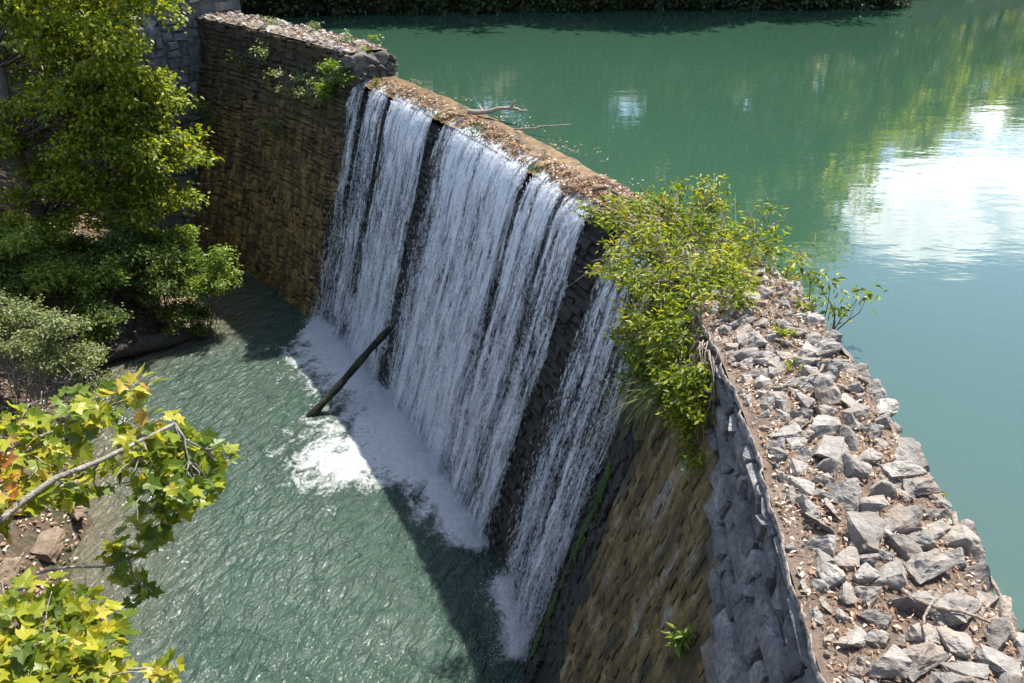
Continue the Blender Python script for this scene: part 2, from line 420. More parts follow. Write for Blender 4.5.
def mat_bark(name, a, b, scale=8, moss=0.0):
    t = NT(name); p = t.geo()
    n = t.noise(t.mapping(p, (3, 3, 0.8)), scale, 6, 0.65); n2 = t.noise(p, 2.5, 4)
    col = t.ramp(n, [(0.35, a), (0.68, b)])
    if moss: col = t.mix(t.ramp(n2, [(0.52, 0), (0.6, moss)]), col, (0.07, 0.10, 0.012))
    return t.done(t.bsdf(Base_Color=col, Roughness=0.88, Normal=t.bump(n, 1.0, 0.05)))
M['bark'] = mat_bark('bark', (0.05, 0.04, 0.032), (0.17, 0.14, 0.11))
M['bark_syc'] = mat_bark('sycamore_bark', (0.16, 0.13, 0.10), (0.42, 0.38, 0.32))
M['wetlog'] = mat_bark('wet_mossy_log', (0.004, 0.0035, 0.003), (0.018, 0.015, 0.011), 9, 0.35)
M['driftwood'] = mat_bark('dry_driftwood', (0.20, 0.15, 0.11), (0.50, 0.42, 0.34), 12)
M['deadtwig'] = mat_bark('grey_dead_twig', (0.20, 0.19, 0.17), (0.42, 0.40, 0.37), 12)
M['bigbark'] = mat_bark('fallen_trunk_bark', (0.022, 0.019, 0.015), (0.085, 0.07, 0.055), 6)

# ------------------------------------------------------------------ dam geometry (world metres; s runs along the lake-side edge)
CP = np.array([(3.6, -4), (3.95, 0.5), (4.2, 4.5), (4.42, 6.75), (4.35, 10.8), (3.64, 12.9), (2.81, 14.9), (1.14, 18.6), (-.95, 22.4),
               (-3.6, 26.6), (-6.2, 29.9), (-9.3, 33.1), (-12.0, 35.5), (-14, 37.2)], float)
def _cat(cp, n=60):
    out = []
    for i in range(1, len(cp) - 2):
        p0, p1, p2, p3 = cp[i - 1:i + 3]
        t = np.linspace(0, 1, n, endpoint=False)[:, None]
        out.append(.5 * ((2 * p1) + (-p0 + p2) * t + (2 * p0 - 5 * p1 + 4 * p2 - p3) * t ** 2 + (-p0 + 3 * p1 - 3 * p2 + p3) * t ** 3))
    return np.vstack(out + [cp[-2:-1]])
_C = _cat(CP)
_k = np.ones(61) / 61
_Cs = np.stack([np.convolve(np.pad(_C[:, i], 30, mode='edge'), _k, 'valid') for i in (0, 1)], 1)
_C = np.vstack([_C[:15], _Cs[30:-30], _C[-15:]])
_S = np.r_[0, np.cumsum(np.linalg.norm(np.diff(_C, axis=0), axis=1))]
SMAX = _S[-1]
S_SPILL0, S_SPILL1 = 13.6, 28.75           # the overflow part of the crest
def back(s):
    s = np.asarray(s, float)
    return np.stack([np.interp(s, _S, _C[:, 0]), np.interp(s, _S, _C[:, 1])], -1)
def nrm(s):
    s = np.asarray(s, float)
    d = back(np.minimum(s + .4, SMAX)) - back(np.maximum(s - .4, 0))
    d = d / np.linalg.norm(d, axis=-1, keepdims=True)
    return np.stack([-d[..., 1], d[..., 0]], -1)
def width(s):
    y = back(s)[..., 1]
    return 1.9 - .7 * sm(9.5, 14.5, y) + .35 * sm(27.0, 27.4, y)
BAT = 0.29
def face(s, z, out=0.0):
    z = np.asarray(z, float)
    xy = back(s) + nrm(s) * (width(s) + BAT * np.maximum(0, -z) + out)[..., None]
    return np.concatenate([xy, np.broadcast_to(z, xy.shape[:-1])[..., None]], -1)
def crest_z(s, t):
    """top of the dam; t metres from the lake edge towards the fall"""
    s = np.asarray(s, float); t = np.asarray(t, float); y = back(s)[..., 1]; w = width(s)
    near = 0.5 * (1 - sm(10.3, 13.4, y))
    prof = -0.18 + sm(0, 0.45, t) * 1.12 + 0.10 * np.sin(np.clip(t / w, 0, 1) * math.pi)
    z = near * prof + 0.02 + 0.05 * near * (fbm(s * 2.3, t * 2.3) - .5) * 2
    return z
def on_crest(s, t, dz=0.0):
    xy = back(s) + nrm(s) * np.asarray(t, float)[..., None]
    return np.concatenate([xy, (crest_z(s, t) + dz)[..., None]], -1)

# ------------------------------------------------------------------ terrain, lake, pool
def lake_edge_x(y):
    return np.interp(y, _C[:, 1], _C[:, 0])
SH_Y = np.array([4, 9, 12.2, 14.7, 16.5, 18.3, 20.4, 22.0, 23.8, 25.5, 28, 31, 40])
SH_X = np.array([-8.6, -9.4, -9.8, -10.3, -11.2, -12.2, -13.9, -13.2, -11.1, -11.2, -11.8, -15, -16])
def far_shore(x):
    return np.interp(x, [-40, -16, -13.5, -5, 6, 18, 40, 90, 160], [34, 36.5, 40.6, 41.6, 43.0, 43.4, 60, 96, 130])
def ground_z(x, y):
    nz = fbm(x * .35 + 40, y * .35 + 40, 4) - .5
    xb = lake_edge_x(np.clip(y, .5, 35.5))
    d = np.interp(y, SH_Y, SH_X) - x
    left = -8.25 + np.where(d > 0, np.minimum(d * .62 + .15 + nz * 1.2, 9.5 + nz * 1.5), np.maximum(d * .3, -1.0))
    z = np.where(x > xb - .7, -2.6, left)
    # lake side left shore and far shore
    fs = y - far_shore(x)
    shore = np.where(fs > 0, np.minimum(fs * .6, 2.0) + np.clip(fs - 4, 0, 14) * .5 + nz * .8, -2.6)
    z = np.where((y > 35.5), np.maximum(np.where(x > -60, shore, shore), np.where(x < -13.2, np.minimum(0.2 + (-13.2 - x) * .6, 2.5) + nz * .5, -9)), z)
    # near bluff the camera stands on
    bl = np.where(x > xb - .7, np.minimum((2.6 - y) * 1.5, 3.7), np.minimum(-8.4 + (7.8 - y) * 1.62, 3.7))
    z = np.maximum(z, np.where(y < 8, bl + nz * .5, -20))
    z = np.maximum(z, np.where(x > 70, np.minimum((x - 70) * .3, 6) + nz, -20))
    return z
gx = np.unique(np.r_[np.linspace(-400, -60, 18), np.linspace(-60, -26, 24), np.arange(-26, 8, .4), np.linspace(8, 60, 40), np.linspace(60, 400, 18)])
gy = np.unique(np.r_[np.linspace(-300, -20, 12), np.linspace(-20, 3, 16), np.arange(3, 46, .4), np.linspace(46, 100, 30), np.linspace(100, 500, 14)])
GX, GY = np.meshgrid(gx, gy, indexing='ij')
GZ = ground_z(GX, GY)
g = mk('ground', np.stack([GX, GY, GZ], -1).reshape(-1, 3), grid_faces(len(gx), len(gy))[:, ::-1], M['ground'], smooth=True)
tag(g, 'brown leaf covered forest floor and banks around lake and pool', kind='structure')

ly = np.unique(np.r_[np.arange(1, 46, .5), np.linspace(46, 150, 20)])
lu = np.r_[np.linspace(0, .2, 20), np.linspace(.22, 1, 14)]
rows = []
for y in ly:
    x0 = lake_edge_x(min(y, 35.5)) - .35 if y < 35.6 else -50
    rows.append(np.stack([x0 + (140 - x0) * lu, np.full_like(lu, y), np.zeros_like(lu)], -1))
lk = mk('lake', np.vstack(rows), grid_faces(len(ly), len(lu)), M['lake'], smooth=True)
tag(lk, 'calm teal green lake water held behind the dam', kind='structure')

# flow profile along the crest (streams and the dark gaps between them)
STREAMS = [(28.05, 28.65, .54), (26.5, 27.55, .62), (23.4, 26.0, .76), (21.65, 22.7, .50), (18.0, 21.75, .81), (16.35, 17.65, .75), (15.1, 16.05, .70)]
SECOND = (11.3, 13.85, .56)
def profile(s, soft):
    f = np.zeros_like(s)
    for a, b, k in STREAMS + [SECOND]:
        f = np.maximum(f, k * sm(a - soft, a + soft * .6, s) * (1 - sm(b - soft * .6, b + soft, s)))
    return f

# pool with foam where the streams land
px_, py_ = np.arange(-24, 5, .09), np.arange(4, 34, .09)
PX, PY = np.meshgrid(px_, py_, indexing='ij')
ss = np.linspace(6, SMAX - .5, 500)
bc = face(ss, np.full_like(ss, -8.0), 0.12)[:, :2]
flat = np.stack([PX.ravel(), PY.ravel()], -1)
dmin = np.full(len(flat), 1e9); sidx = np.zeros(len(flat), int)
for i0 in range(0, len(flat), 20000):
    dd = ((flat[i0:i0 + 20000, None, :] - bc[None]) ** 2).sum(-1)
    sidx[i0:i0 + 20000] = dd.argmin(1); dmin[i0:i0 + 20000] = np.sqrt(dd.min(1))
sb = ss[sidx]
prof_b = np.clip(np.maximum(profile(sb, .6) * 1.35, .85 * sm(14.9, 15.6, sb) * (1 - sm(28.3, 28.9, sb))), 0, 1)
reach = 0.85 + 1.35 * np.exp(-((sb - 19.8) / 1.7) ** 2) + 1.0 * np.exp(-((sb - 26.8) / 1.4) ** 2) + .55 * np.exp(-((sb - 23.5) / 2.2) ** 2)
reach *= np.where(sb < 15.2, .55, 1)
wob = fbm(flat[:, 0] * .9, flat[:, 1] * .9, 4)
foam = prof_b * np.exp(-(dmin / (reach * (.7 + .6 * wob))) ** 2) * 1.35
foam += .30 * np.exp(-((dmin - 2.9) / 1.2) ** 2) * np.exp(-((sb - 20.5) / 2.2) ** 2)
foam += .16 * np.exp(-((dmin - 2.4) / 1.8) ** 2) * np.exp(-((sb - 22) / 5) ** 2)
bankd = flat[:, 0] - np.interp(flat[:, 1], SH_Y, SH_X)
shal = np.clip(1 - bankd / 3.6, 0, 1) ** 1.5 * .85
chop = (.85 + .5 * np.exp(-dmin / 3.0)) * (.55 + .9 * fbm(flat[:, 0] * .35 + 3, flat[:, 1] * .35, 3))
wz = (fbm(flat[:, 0] * 1.3, flat[:, 1] * 1.3, 3) - .5) * (.05 + .16 * np.exp(-dmin / 1.6)) + (fbm(flat[:, 0] * 4.5, flat[:, 1] * 4.5, 3) - .5) * .22 * np.exp(-(dmin / .9) ** 2) * prof_b + .13 * np.exp(-(dmin / .5) ** 2) * prof_b
pl = mk('pool_water', np.c_[flat, -8 + wz], grid_faces(len(px_), len(py_))[:, ::-1], M['pool'], smooth=True,
        attrs=dict(foam=foam, shallow=shal, chop=chop))
tag(pl, 'rippled green plunge pool water with white foam below the falls', kind='structure')

# ------------------------------------------------------------------ the dam
dam = empty('stone_dam', (2, 12, -8))
tag(dam, 'curved stone dam with rubble crest holding back the lake', 'dam')
damoff = np.array([2, 12, -8.0])
def dmk(name, V, F, mat, parent=dam, **k):
    """mesh given in world metres, parented to the dam"""
    return mk(name, np.asarray(V) - damoff, F, mat, parent, **k)

def stain(s, z):
    s = np.asarray(s, float); z = np.asarray(z, float)
    e = (vnoise(s * 1.3, z * 1.3) - .5)
    edge = 7.7 + e * .8                                    # dry grey to ochre
    grey_floor = -.45 - (7.7 - s) * .24 + e * .5
    a = np.maximum(sm(edge - .35, edge + .35, s), sm(-.25, .25, grey_floor - z))
    dark = 9.5 + (z + 2.0) * .28 + e * 1.2
    b = sm(dark - .5, dark + .5, s)
    st = a + b * (a > .0)
    return np.where(s > 28.5, 3.0, st)

zr = np.linspace(0, -9, 46)
sv = np.linspace(0.2, SMAX - .2, 260)
SG, ZG = np.meshgrid(sv, zr, indexing='ij')
ztop = crest_z(SG, width(SG))
top2 = np.where(SG > S_SPILL1, .62, ztop)
Z2 = np.where(ZG == 0, top2, ZG)
Z2 = np.where((SG > S_SPILL0) & (SG < S_SPILL1), np.minimum(Z2, -.27), Z2)
V = face(SG.ravel(), ZG.ravel(), -0.03)
V[:, 2] = Z2.ravel() - .03
dmk('core', V, grid_faces(len(sv), len(zr)), M['face'], attrs=dict(stain=stain(SG.ravel(), ZG.ravel()), tint=np.full(V.shape[0], -.9)))

def masonry(pos, s0, s1, z0, z1, hc, lc, proud=(.01, .07), rg=rng, gap=.016, irr=.10, flatfn=None):
    """irregular coursed stones; pos(s,z,out)->world. returns list of (8+1 verts, s, z)"""
    out = []; z = z0
    while z < z1:
        h = rg.uniform(*hc); s = s0 - rg.uniform(0, lc[1])
        if z + h > z1: h = z1 - z
        if h < .05: break
        while s < s1:
            L = rg.uniform(*lc)
            if rg.random() < .12: L *= .5
            a, b = max(s, s0) + gap, min(s + L, s1) - gap
            s += L
            if b - a < .05: continue
            jz = rg.normal(0, h * irr, 4); js = rg.normal(0, h * irr, 4)
            cs = np.array([a, b, b, a]) + js; cz = np.array([z + gap, z + gap, z + h - gap, z + h - gap]) + jz
            pr = rg.uniform(*proud); tl = rg.normal(0, .018, 4)
            if flatfn:
                q_ = flatfn(cs.mean(), cz.mean()); pr *= q_; tl *= q_
                if q_ < .5: cs = np.array([a, b, b, a]) + js * .4; cz = np.array([z, z, z + h, z + h]) + jz * .4
            m = np.array([cs.mean(), cz.mean()])
            k = rg.uniform(.78, .95, 4)
            fs, fz = m[0] + (cs - m[0]) * k, m[1] + (cz - m[1]) * k
            P0 = pos(cs, cz, np.full(4, -.06)); P1 = pos(cs, cz, pr * .45 + tl * .5); P2 = pos(fs, fz, pr + tl)
            mid = pos(np.array([m[0] + rg.normal(0, .04)]), np.array([m[1]]), np.array([pr + rg.uniform(.0, .025)]))
            out.append((np.vstack([P0, P1, P2, mid]), cs.mean(), cz.mean()))
        z += h
    return out
SF = [(0, 1, 5, 4), (1, 2, 6, 5), (2, 3, 7, 6), (3, 0, 4, 7), (4, 5, 9, 8), (5, 6, 10, 9), (6, 7, 11, 10), (7, 4, 8, 11),
      (8, 9, 12), (9, 10, 12), (10, 11, 12), (11, 8, 12)]
def join_stones(lst):
    n = len(lst); V = np.vstack([l[0] for l in lst])
    F = [tuple(i + 13 * k for i in f) for k in range(n) for f in SF]
    return V, F
def dam_pos(s, z, out): return face(s, z, out)

near_st = masonry(dam_pos, 2.0, 9.4, -6.4, .40, (.10, .26), (.22, .70), (.0, .095), gap=.016, irr=.17, rg=np.random.default_rng(15), flatfn=lambda s, z: .30 if float(stain(s, z)) > .5 else 1.0)
def cam_size(v):                      # how large a stone shows from the path above the dam
    c = v[0].mean(0); d = np.linalg.norm(c - np.array([0, 0, 5.5]))
    return np.ptp(v[0], axis=0).max() / d * (1 if c[1] > 4.2 + max(0, 0) and c[2] > -5 else .4)
near_st.sort(key=cam_size, reverse=True)
mface = empty('masonry_face'); mface.parent = dam
for v, s_, z_ in near_st[:290]:
    c = v.mean(0)
    o = mk('stone', v - c, SF, M['face'], mface, attrs=dict(stain=stain(np.full(13, s_), np.full(13, z_)), tint=np.full(13, rng.random())))
    o.location = c - damoff
rest = near_st[290:]
rest += masonry(dam_pos, 9.4, 28.7, -8.3, -.45, (.10, .20), (.2, .6), (.0, .055), irr=.16)
rest += masonry(dam_pos, 28.75, SMAX - .3, -8.3, .80, (.08, .26), (.18, 1.0), (.0, .07), irr=.2)
V, F = join_stones(rest)
st_s = np.repeat([r[1] for r in rest], 13); st_z = np.repeat([r[2] for r in rest], 13)
o = dmk('rubble_masonry', V, F, M['face'], attrs=dict(stain=stain(st_s, st_z), tint=np.repeat(rng.random(len(rest)), 13)))
o['kind'] = 'stuff'

def crest_sheet(name, s0, s1, mat, nt=22, ds=.08, zf=None, t0=0, t1=0):
    s = np.arange(s0, s1 + ds, ds); u = np.linspace(0, 1, nt)
    SS, UU = np.meshgrid(s, u, indexing='ij')
    T = t0 + (width(SS) + t1 - t0) * UU
    P = on_crest(SS.ravel(), T.ravel()).reshape(len(s), nt, 3)
    if zf is not None: P[..., 2] = zf(SS, T)
    sk = P[:, :1].copy(); sk[..., 2] = -1.2
    P = np.concatenate([sk, P], 1)
    return dmk(name, P.reshape(-1, 3), grid_faces(len(s), nt + 1), mat, smooth=True)
crest = crest_sheet('crest', .2, S_SPILL0, M['soil'])
# the front of the sill drops in a rounded lip
def spill_z(s, t):
    w = width(s)
    return .008 + .03 * fbm(s * 3, t * 3) - .03 * (1 - sm(.0, .18, t)) + .012 * (fbm(s * 1.1, t * 6 + s * 1.5) - .5) - .16 * sm(w - .35, w + .05, t) + .03 * sm(w * .45, w * .7, t) * (fbm(s * 2.2, t * 4) > .52)
spill = crest_sheet('spillway_sill', S_SPILL0, S_SPILL1, M['spill'], zf=spill_z, t1=.04)
ABZ = .82
def abut_z(s, t): return ABZ - .06 * sm(.0, .3, .3 - t) + .04 * (fbm(s * 3, t * 3) - .5)
abut = crest_sheet('abutment_cap', S_SPILL1, SMAX - .2, M['soil'], zf=abut_z)
# block end of the abutment facing the sill, and its sides
s_ = np.linspace(S_SPILL1, SMAX - .3, 60)
def wall_strip(name, sv_, t_fn, z0, z1, mat, flip=False):
    xy = back(sv_) + nrm(sv_) * t_fn(sv_)[:, None]
    a = np.c_[xy, np.full(len(sv_), z0)]; b = np.c_[xy, np.full(len(sv_), z1)]
    V = np.stack([a, b], 1).reshape(-1, 3)
    F = grid_faces(len(sv_), 2)
    st = np.full(len(V), 3.0)
    return dmk(name, V, F[:, ::-1] if flip else F, mat, attrs=dict(stain=st, tint=np.full(len(V), .3)))
e0 = back(S_SPILL1); nn = nrm(S_SPILL1); w0 = float(width(S_SPILL1 + .4)); tg = np.array([nn[1], -nn[0]])
END_BLOCKS = [(t_, z_ + .02 * ((k_ * 7) % 3), .50 + .06 * ((k_ * 5) % 4)) for z_ in (.02, .30, .56) for k_, t_ in enumerate((-.02, .38, .76, 1.14, 1.48))]

# thin ragged mortar edge along the fall side of the near crest
s_ = np.arange(1, 9.2, .03)
wj = width(s_) + .01 + (fbm(s_ * 5, s_ * 0 + 3, 6) - .5) * .11
zz = crest_z(s_, wj) + .005 + (fbm(s_ * 8, s_ * 0 + 9, 5) - .5) * .07
q = []
for dt, dz in ((-.016, -.03), (-.007, .002), (.004, -.004), (.014, -.06)):
    xy = back(s_) + nrm(s_) * (wj + dt)[:, None]
    q.append(np.c_[xy, zz + dz])
dmk('mortar_edge', np.stack(q, 1).reshape(-1, 3), grid_faces(len(s_), 4), M['mortar'])

# ---- rocks set in the crest
def rock_mesh(name, seed, mat, npts=13, flat=.62, rough=.035):
    rg = np.random.default_rng(seed)
    bm = bmesh.new()
    for i in range(npts):
        v = rg.normal(0, 1, 3); v /= np.linalg.norm(v)
        v = np.sign(v) * np.abs(v) ** .7
        v *= rg.uniform(.72, 1.05)
        bm.verts.new((v[0] * .62, v[1] * .5, v[2] * .5 * flat / .62))
    r_ = bmesh.ops.convex_hull(bm, input=bm.verts)
    bmesh.ops.delete(bm, geom=[e for e in r_['geom_interior'] if isinstance(e, bmesh.types.BMVert)], context='VERTS')
    bmesh.ops.triangulate(bm, faces=bm.faces)
    for it in range(3):
        bmesh.ops.subdivide_edges(bm, edges=bm.edges, cuts=1, use_grid_fill=True)
        bmesh.ops.triangulate(bm, faces=bm.faces)
        if it < 1: bmesh.ops.smooth_vert(bm, verts=bm.verts, factor=.22, use_axis_x=True, use_axis_y=True, use_axis_z=True)
    bm.normal_update()
    o_ = Vector((seed * 1.7, seed * .3, 0))
    for v in bm.verts:
        q = v.co + o_
        n1 = mnoise.noise(q * 3.2); n2 = mnoise.noise(q * 8.0); n3 = abs(mnoise.noise(q * 5.0))
        st = round((v.co.z * 9 + n1 * .8)) / 9 - v.co.z            # bedding ledges
        v.co += v.normal * (rough * (n1 * 1.2 + n2 * .7 - n3 * .9)) + Vector((0, 0, st * .25))
    me = bpy.data.meshes.new(name); bm.to_mesh(me); bm.free(); me.materials.append(mat)
    return me
ROCKS = [rock_mesh('rock', 100 + i, M['rock'], 8 + i % 4, .60 + .05 * (i % 4)) for i in range(14)]
RUB = [rock_mesh('rubble', 300 + i, M['rubble'], 11, .5, .025) for i in range(6)]

ENDS = [rock_mesh('end_stone', 380 + i, M['endrock'], 12, .6, .035) for i in range(5)]
BROWN = [rock_mesh('bank_stone', 350 + i, M['bankrock'], 12, .5, .05) for i in range(4)]
placed = []
def throw(n, sizef, s0, s1, tmin, tmax, lst, pack=.80):
    c = 0; tries = 0
    while c < n and tries < n * 200:
        tries += 1
        s = rng.uniform(s0, s1); t = rng.uniform(tmin, tmax) * float(width(s))
        sz = sizef(s, t)
        ok = True
        for (a, b, z) in lst:
            if (a - s) ** 2 + (b - t) ** 2 < (pack * .5 * (z + sz)) ** 2: ok = False; break
        if ok: lst.append((s, t, sz)); c += 1
def near_size(s, t):
    f = 1 - .35 * sm(7, 11, s)
    return f * (rng.uniform(.32, .56) if t < 1.25 else rng.uniform(.24, .40))
lake_row = []
s = 1.4
while s < 10.5:                              # a closer row along the waterline
    sz = rng.uniform(.30, .48) * (1 - .3 * sm(7, 11, s))
    placed.append((s, rng.uniform(.0, .14), sz)); s += sz * rng.uniform(.8, 1.05)
throw(190, near_size, 1.6, 8.4, .13, .84, placed, .62)
throw(60, lambda s, t: rng.uniform(.20, .32), 1.6, 8.6, .12, .9, placed, .62)
throw(110, lambda s, t: rng.uniform(.16, .36), 7.5, 12.6, .08, .93, placed, .8)
throw(30, lambda s, t: rng.uniform(.10, .20), 1.6, 9, .1, .97, placed, .7)
for (s, t, sz) in placed:
    p = on_crest(np.array([s]), np.array([t]))[0]
    o = link('stone', random.choice(ROCKS), crest)
    o.location = p + np.array([0, 0, sz * -.03]) - damoff
    n_ = nrm(s); ang = math.atan2(n_[1], n_[0])
    o.rotation_euler = (rng.normal(0, .3), rng.normal(0, .3) + (-.2 if t < .3 else .0), ang + rng.normal(0, .8))
    k = sz * rng.uniform(.85, 1.1)
    o.scale = (k * rng.uniform(.9, 1.12), k * rng.uniform(.9, 1.15), k * rng.uniform(.75, 1.05))
for (t_, z_, k_) in END_BLOCKS:
    o = link('end_block', ENDS[rng.integers(5)], dam)
    o.location = np.r_[e0 + nn * t_ - tg * .12, z_] - damoff
    o.scale = (k_ * 1.15, k_ * 1.15, k_ * .95); o.rotation_euler = (rng.normal(0, .15), rng.normal(0, .15), math.atan2(nn[1], nn[0]) + rng.normal(0, .5))
rub = []
throw(150, lambda s, t: rng.uniform(.16, .36), S_SPILL1 + .1, SMAX - .4, .03, .97, rub, .7)
for (s, t, sz) in rub:
    xy = back(s) + nrm(s) * t
    o = link('stone', random.choice(RUB), abut)
    o.location = np.r_[xy, ABZ + sz * .1] - damoff
    o.rotation_euler = (rng.normal(0, .3), rng.normal(0, .3), rng.uniform(0, 6))
    o.scale = (sz * 1.1, sz, sz * .9)

# ------------------------------------------------------------------ wing wall at the far end
wa = np.array([-12.35, 34.5]); wd = np.array([-.76, -.65]); wd /= np.linalg.norm(wd); wnv = np.array([.65, -.76])
wing = empty('wing_wall', (wa[0], wa[1], -8))
tag(wing, 'tall stepped grey stone wing wall at the far end of the dam', 'wall')
woff = np.array([wa[0], wa[1], -8.0])
def wing_pos(s, z, out):
    s = np.asarray(s, float); z = np.asarray(z, float)
    xy = wa + wd * s[..., None] + wnv * (out + .10 * np.maximum(0, 2.5 - z))[..., None]
    return np.concatenate([xy, z[..., None]], -1)
steps = [(-1.4, 1.1, 3.2), (1.1, 2.0, 1.6), (2.0, 2.9, .6), (2.9, 3.9, -.5), (3.9, 5.0, -1.7), (5.0, 6.4, -3.0)]
ws = []
for a, b, zt in steps:
    ws += masonry(wing_pos, a, b, -8.2, zt - .05, (.22, .42), (.35, .85), (.0, .12), gap=.02)
    # solid behind the facing, capped by two stones
    P = [np.r_[wa + wd * s + wnv * (.10 * max(0, 2.5 - z) - .03 - dpt), z] for z in (-8.4, zt) for (s, dpt) in ((a, 0), (b, 0), (b, 1.3), (a, 1.3))]
    mk('wall_block', np.array(P) - woff, [(3, 2, 1, 0), (0, 1, 5, 4), (1, 2, 6, 5), (2, 3, 7, 6), (3, 0, 4, 7), (4, 5, 6, 7)], M['wing'], wing)
    for kx in np.linspace(a + .2, b - .2, max(2, int((b - a) / .42))):
        for dpt in (.15, .65, 1.1):
            o = link('cap_stone', ROCKS[rng.integers(14)], wing)
            o.location = np.r_[wa + wd * kx + wnv * (.10 * max(0, 2.5 - zt) - dpt), zt + .05] - woff
            o.scale = (.75, .75, .6); o.rotation_euler = (0, 0, rng.uniform(0, 6))
ws.sort(key=lambda l: -l[2])
for v, s_, z_ in ws[:150]:
    c = v.mean(0); o = mk('stone', v - c, SF, M['wing'], wing); o.location = c - woff
V, F = join_stones(ws[150:])
o = mk('lower_masonry', V - woff, F, M['wing'], wing); o['kind'] = 'stuff'

# ------------------------------------------------------------------ waterfalls
def fall_sheet(name, parent, poff, a, b, layer, out, seed):
    s = np.arange(a - .45, b + .46, .05)
    v = np.r_[np.arange(-.55, 0, .06), np.arange(0, 8.25, .1)]
    SS, VV = np.meshgrid(s, v, indexing='ij')
    w = width(SS)
    wig = (fbm(SS * 3 + seed, VV * .25 + seed, 3) - .5)
    Sx = SS + wig * .16 * np.clip(VV / 3, 0, 1)
    thick = out * sm(-.5, .9, VV) + (fbm(SS * 6 + seed * 2, VV * .9, 3) - .5) * (.10 + .14 * sm(1, 6, VV)) * sm(-.2, .6, VV)
    zz = -np.maximum(VV, 0)
    P = face(Sx.ravel(), zz.ravel(), thick.ravel()).reshape(SS.shape + (3,))
    up = VV < 0
    T = w + VV
    cz = spill_z(SS, T) + .02 + .008 * layer
    xy = back(SS) + nrm(SS) * T[..., None]
    P[up] = np.concatenate([xy, cz[..., None]], -1)[up]
    rnd = np.exp(-(VV / .18) ** 2) * .06
    P[..., 2] -= np.where(~up, .145 * np.exp(-(VV / .25)), 0)
    Sp = SS + (fbm(SS * .0 + seed, VV * .5, 3) - .5) * .25 + (fbm(SS * 2.5, VV * .8 + seed, 3) - .5) * .35 * sm(0, 3, VV)
    fl = profile(Sp, .15) * (1 - sm(.5, 6, VV)) + profile(Sp, .55) * sm(.5, 6, VV)
    fl = fl * np.where(up, sm(-.5, -.05, VV) * .8, 1) * (.90 + .10 * np.cos(VV))
    fl = fl * sm(a - .45, a - .2, SS) * (1 - sm(b + .2, b + .45, SS))
    fl = fl - .07 * layer
    return mk(name, P.reshape(-1, 3) - poff, grid_faces(len(s), len(v)), M['fall'], parent, smooth=True,
              uv=np.stack([SS.ravel() + seed, VV.ravel()], -1), attrs=dict(flow=fl.ravel(), layer=np.full(SS.size, float(layer))))
def drops(name, parent, poff, spans, n, seed):
    rg = np.random.default_rng(seed)
    s = []; 
    for a, b, k in spans:
        s.append(rg.uniform(a - .1, b + .1, int(n * (b - a) * k)))
    s = np.concatenate(s); m = len(s)
    v = 8.0 * rg.random(m) ** .8
    keep = fbm(s * 5.5, v * .4, 3) + rg.normal(0, .08, m) > .42
    s, v = s[keep], v[keep]; m = len(s)
    s = s + rg.normal(0, .05, m) * (v / 4)
    out = .04 + np.abs(rg.normal(0, .11, m)) * np.clip(v / 2.5 + .2, 0, 1.6)
    P = face(s, -v, out)
    ln = rg.uniform(.02, .075, m) * (.7 + v / 9); wd_ = rg.uniform(.004, .011, m)
    n2 = nrm(s)
    down = np.c_[n2 * .28, -np.ones(m)] + rg.normal(0, .12, (m, 3)); down /= np.linalg.norm(down, axis=1)[:, None]
    side = np.c_[n2[:, 1], -n2[:, 0], np.zeros(m)]; fr = np.cross(down, side)
    a3 = [0, 2.094, 4.189]
    ring = [P + (side * math.cos(q) + fr * math.sin(q)) * wd_[:, None] for q in a3]
    V = np.stack([P + down * ln[:, None], P - down * ln[:, None]] + ring, 1).reshape(-1, 3)
    f0 = np.array([[0, 2, 3], [0, 3, 4], [0, 4, 2], [1, 3, 2], [1, 4, 3], [1, 2, 4]])
    F = (np.arange(m)[:, None, None] * 5 + f0[None]).reshape(-1, 3)
    o = mk(name, V - poff, F, M['drop'], parent); o['kind'] = 'stuff'
    return o
wf = empty('waterfall', (-2, 19, -8)); wo = np.array([-2, 19, -8.0])
tag(wf, 'wide white waterfall of several streams pouring over the dam sill', 'waterfall')
for i, (a, b, k) in enumerate(STREAMS):
    st = empty('water_stream'); st.parent = wf
    fall_sheet('water_sheet', st, wo, a, b, 0, .08, 3.1 * i)
    fall_sheet('water_sheet', st, wo, a, b, 1, .20, 3.1 * i + 1.7)
drops('water_drops', wf, wo, STREAMS, 3600, 5)
wf2 = empty('waterfall', (1, 12, -8)); wo2 = np.array([1, 12, -8.0])
tag(wf2, 'narrow thin waterfall nearest the yellow green shrub on the dam', 'waterfall')
a, b, k = SECOND
fall_sheet('water_sheet', wf2, wo2, a, b, 0, .08, 41.0)
fall_sheet('water_sheet', wf2, wo2, a, b, 1, .20, 43.7)
drops('water_drops', wf2, wo2, [SECOND], 5000, 6)

# white water thrown up where the streams land
rg = np.random.default_rng(31)
m = 60000
s = np.concatenate([rg.uniform(a, b, int(m * (b - a) * k / 12)) for a, b, k in STREAMS + [(SECOND[0], SECOND[1], .35)]]); m = len(s)
o_ = np.abs(rg.normal(0, .32, m)); z = -8 + .05 + np.abs(rg.normal(0, .28, m)) * np.exp(-o_ * .8)
P = face(s, np.full(m, -8.0), .1 + o_); P[:, 2] = z
wd_ = rg.uniform(.003, .009, m)
ring = [P + np.c_[np.cos(q) * wd_, np.sin(q) * wd_, 0 * wd_] for q in (0, 2.094, 4.189)]
V = np.stack([P + np.c_[0 * wd_, 0 * wd_, wd_], P - np.c_[0 * wd_, 0 * wd_, wd_]] + ring, 1).reshape(-1, 3)
f0 = np.array([[0, 2, 3], [0, 3, 4], [0, 4, 2], [1, 3, 2], [1, 4, 3], [1, 2, 4]])
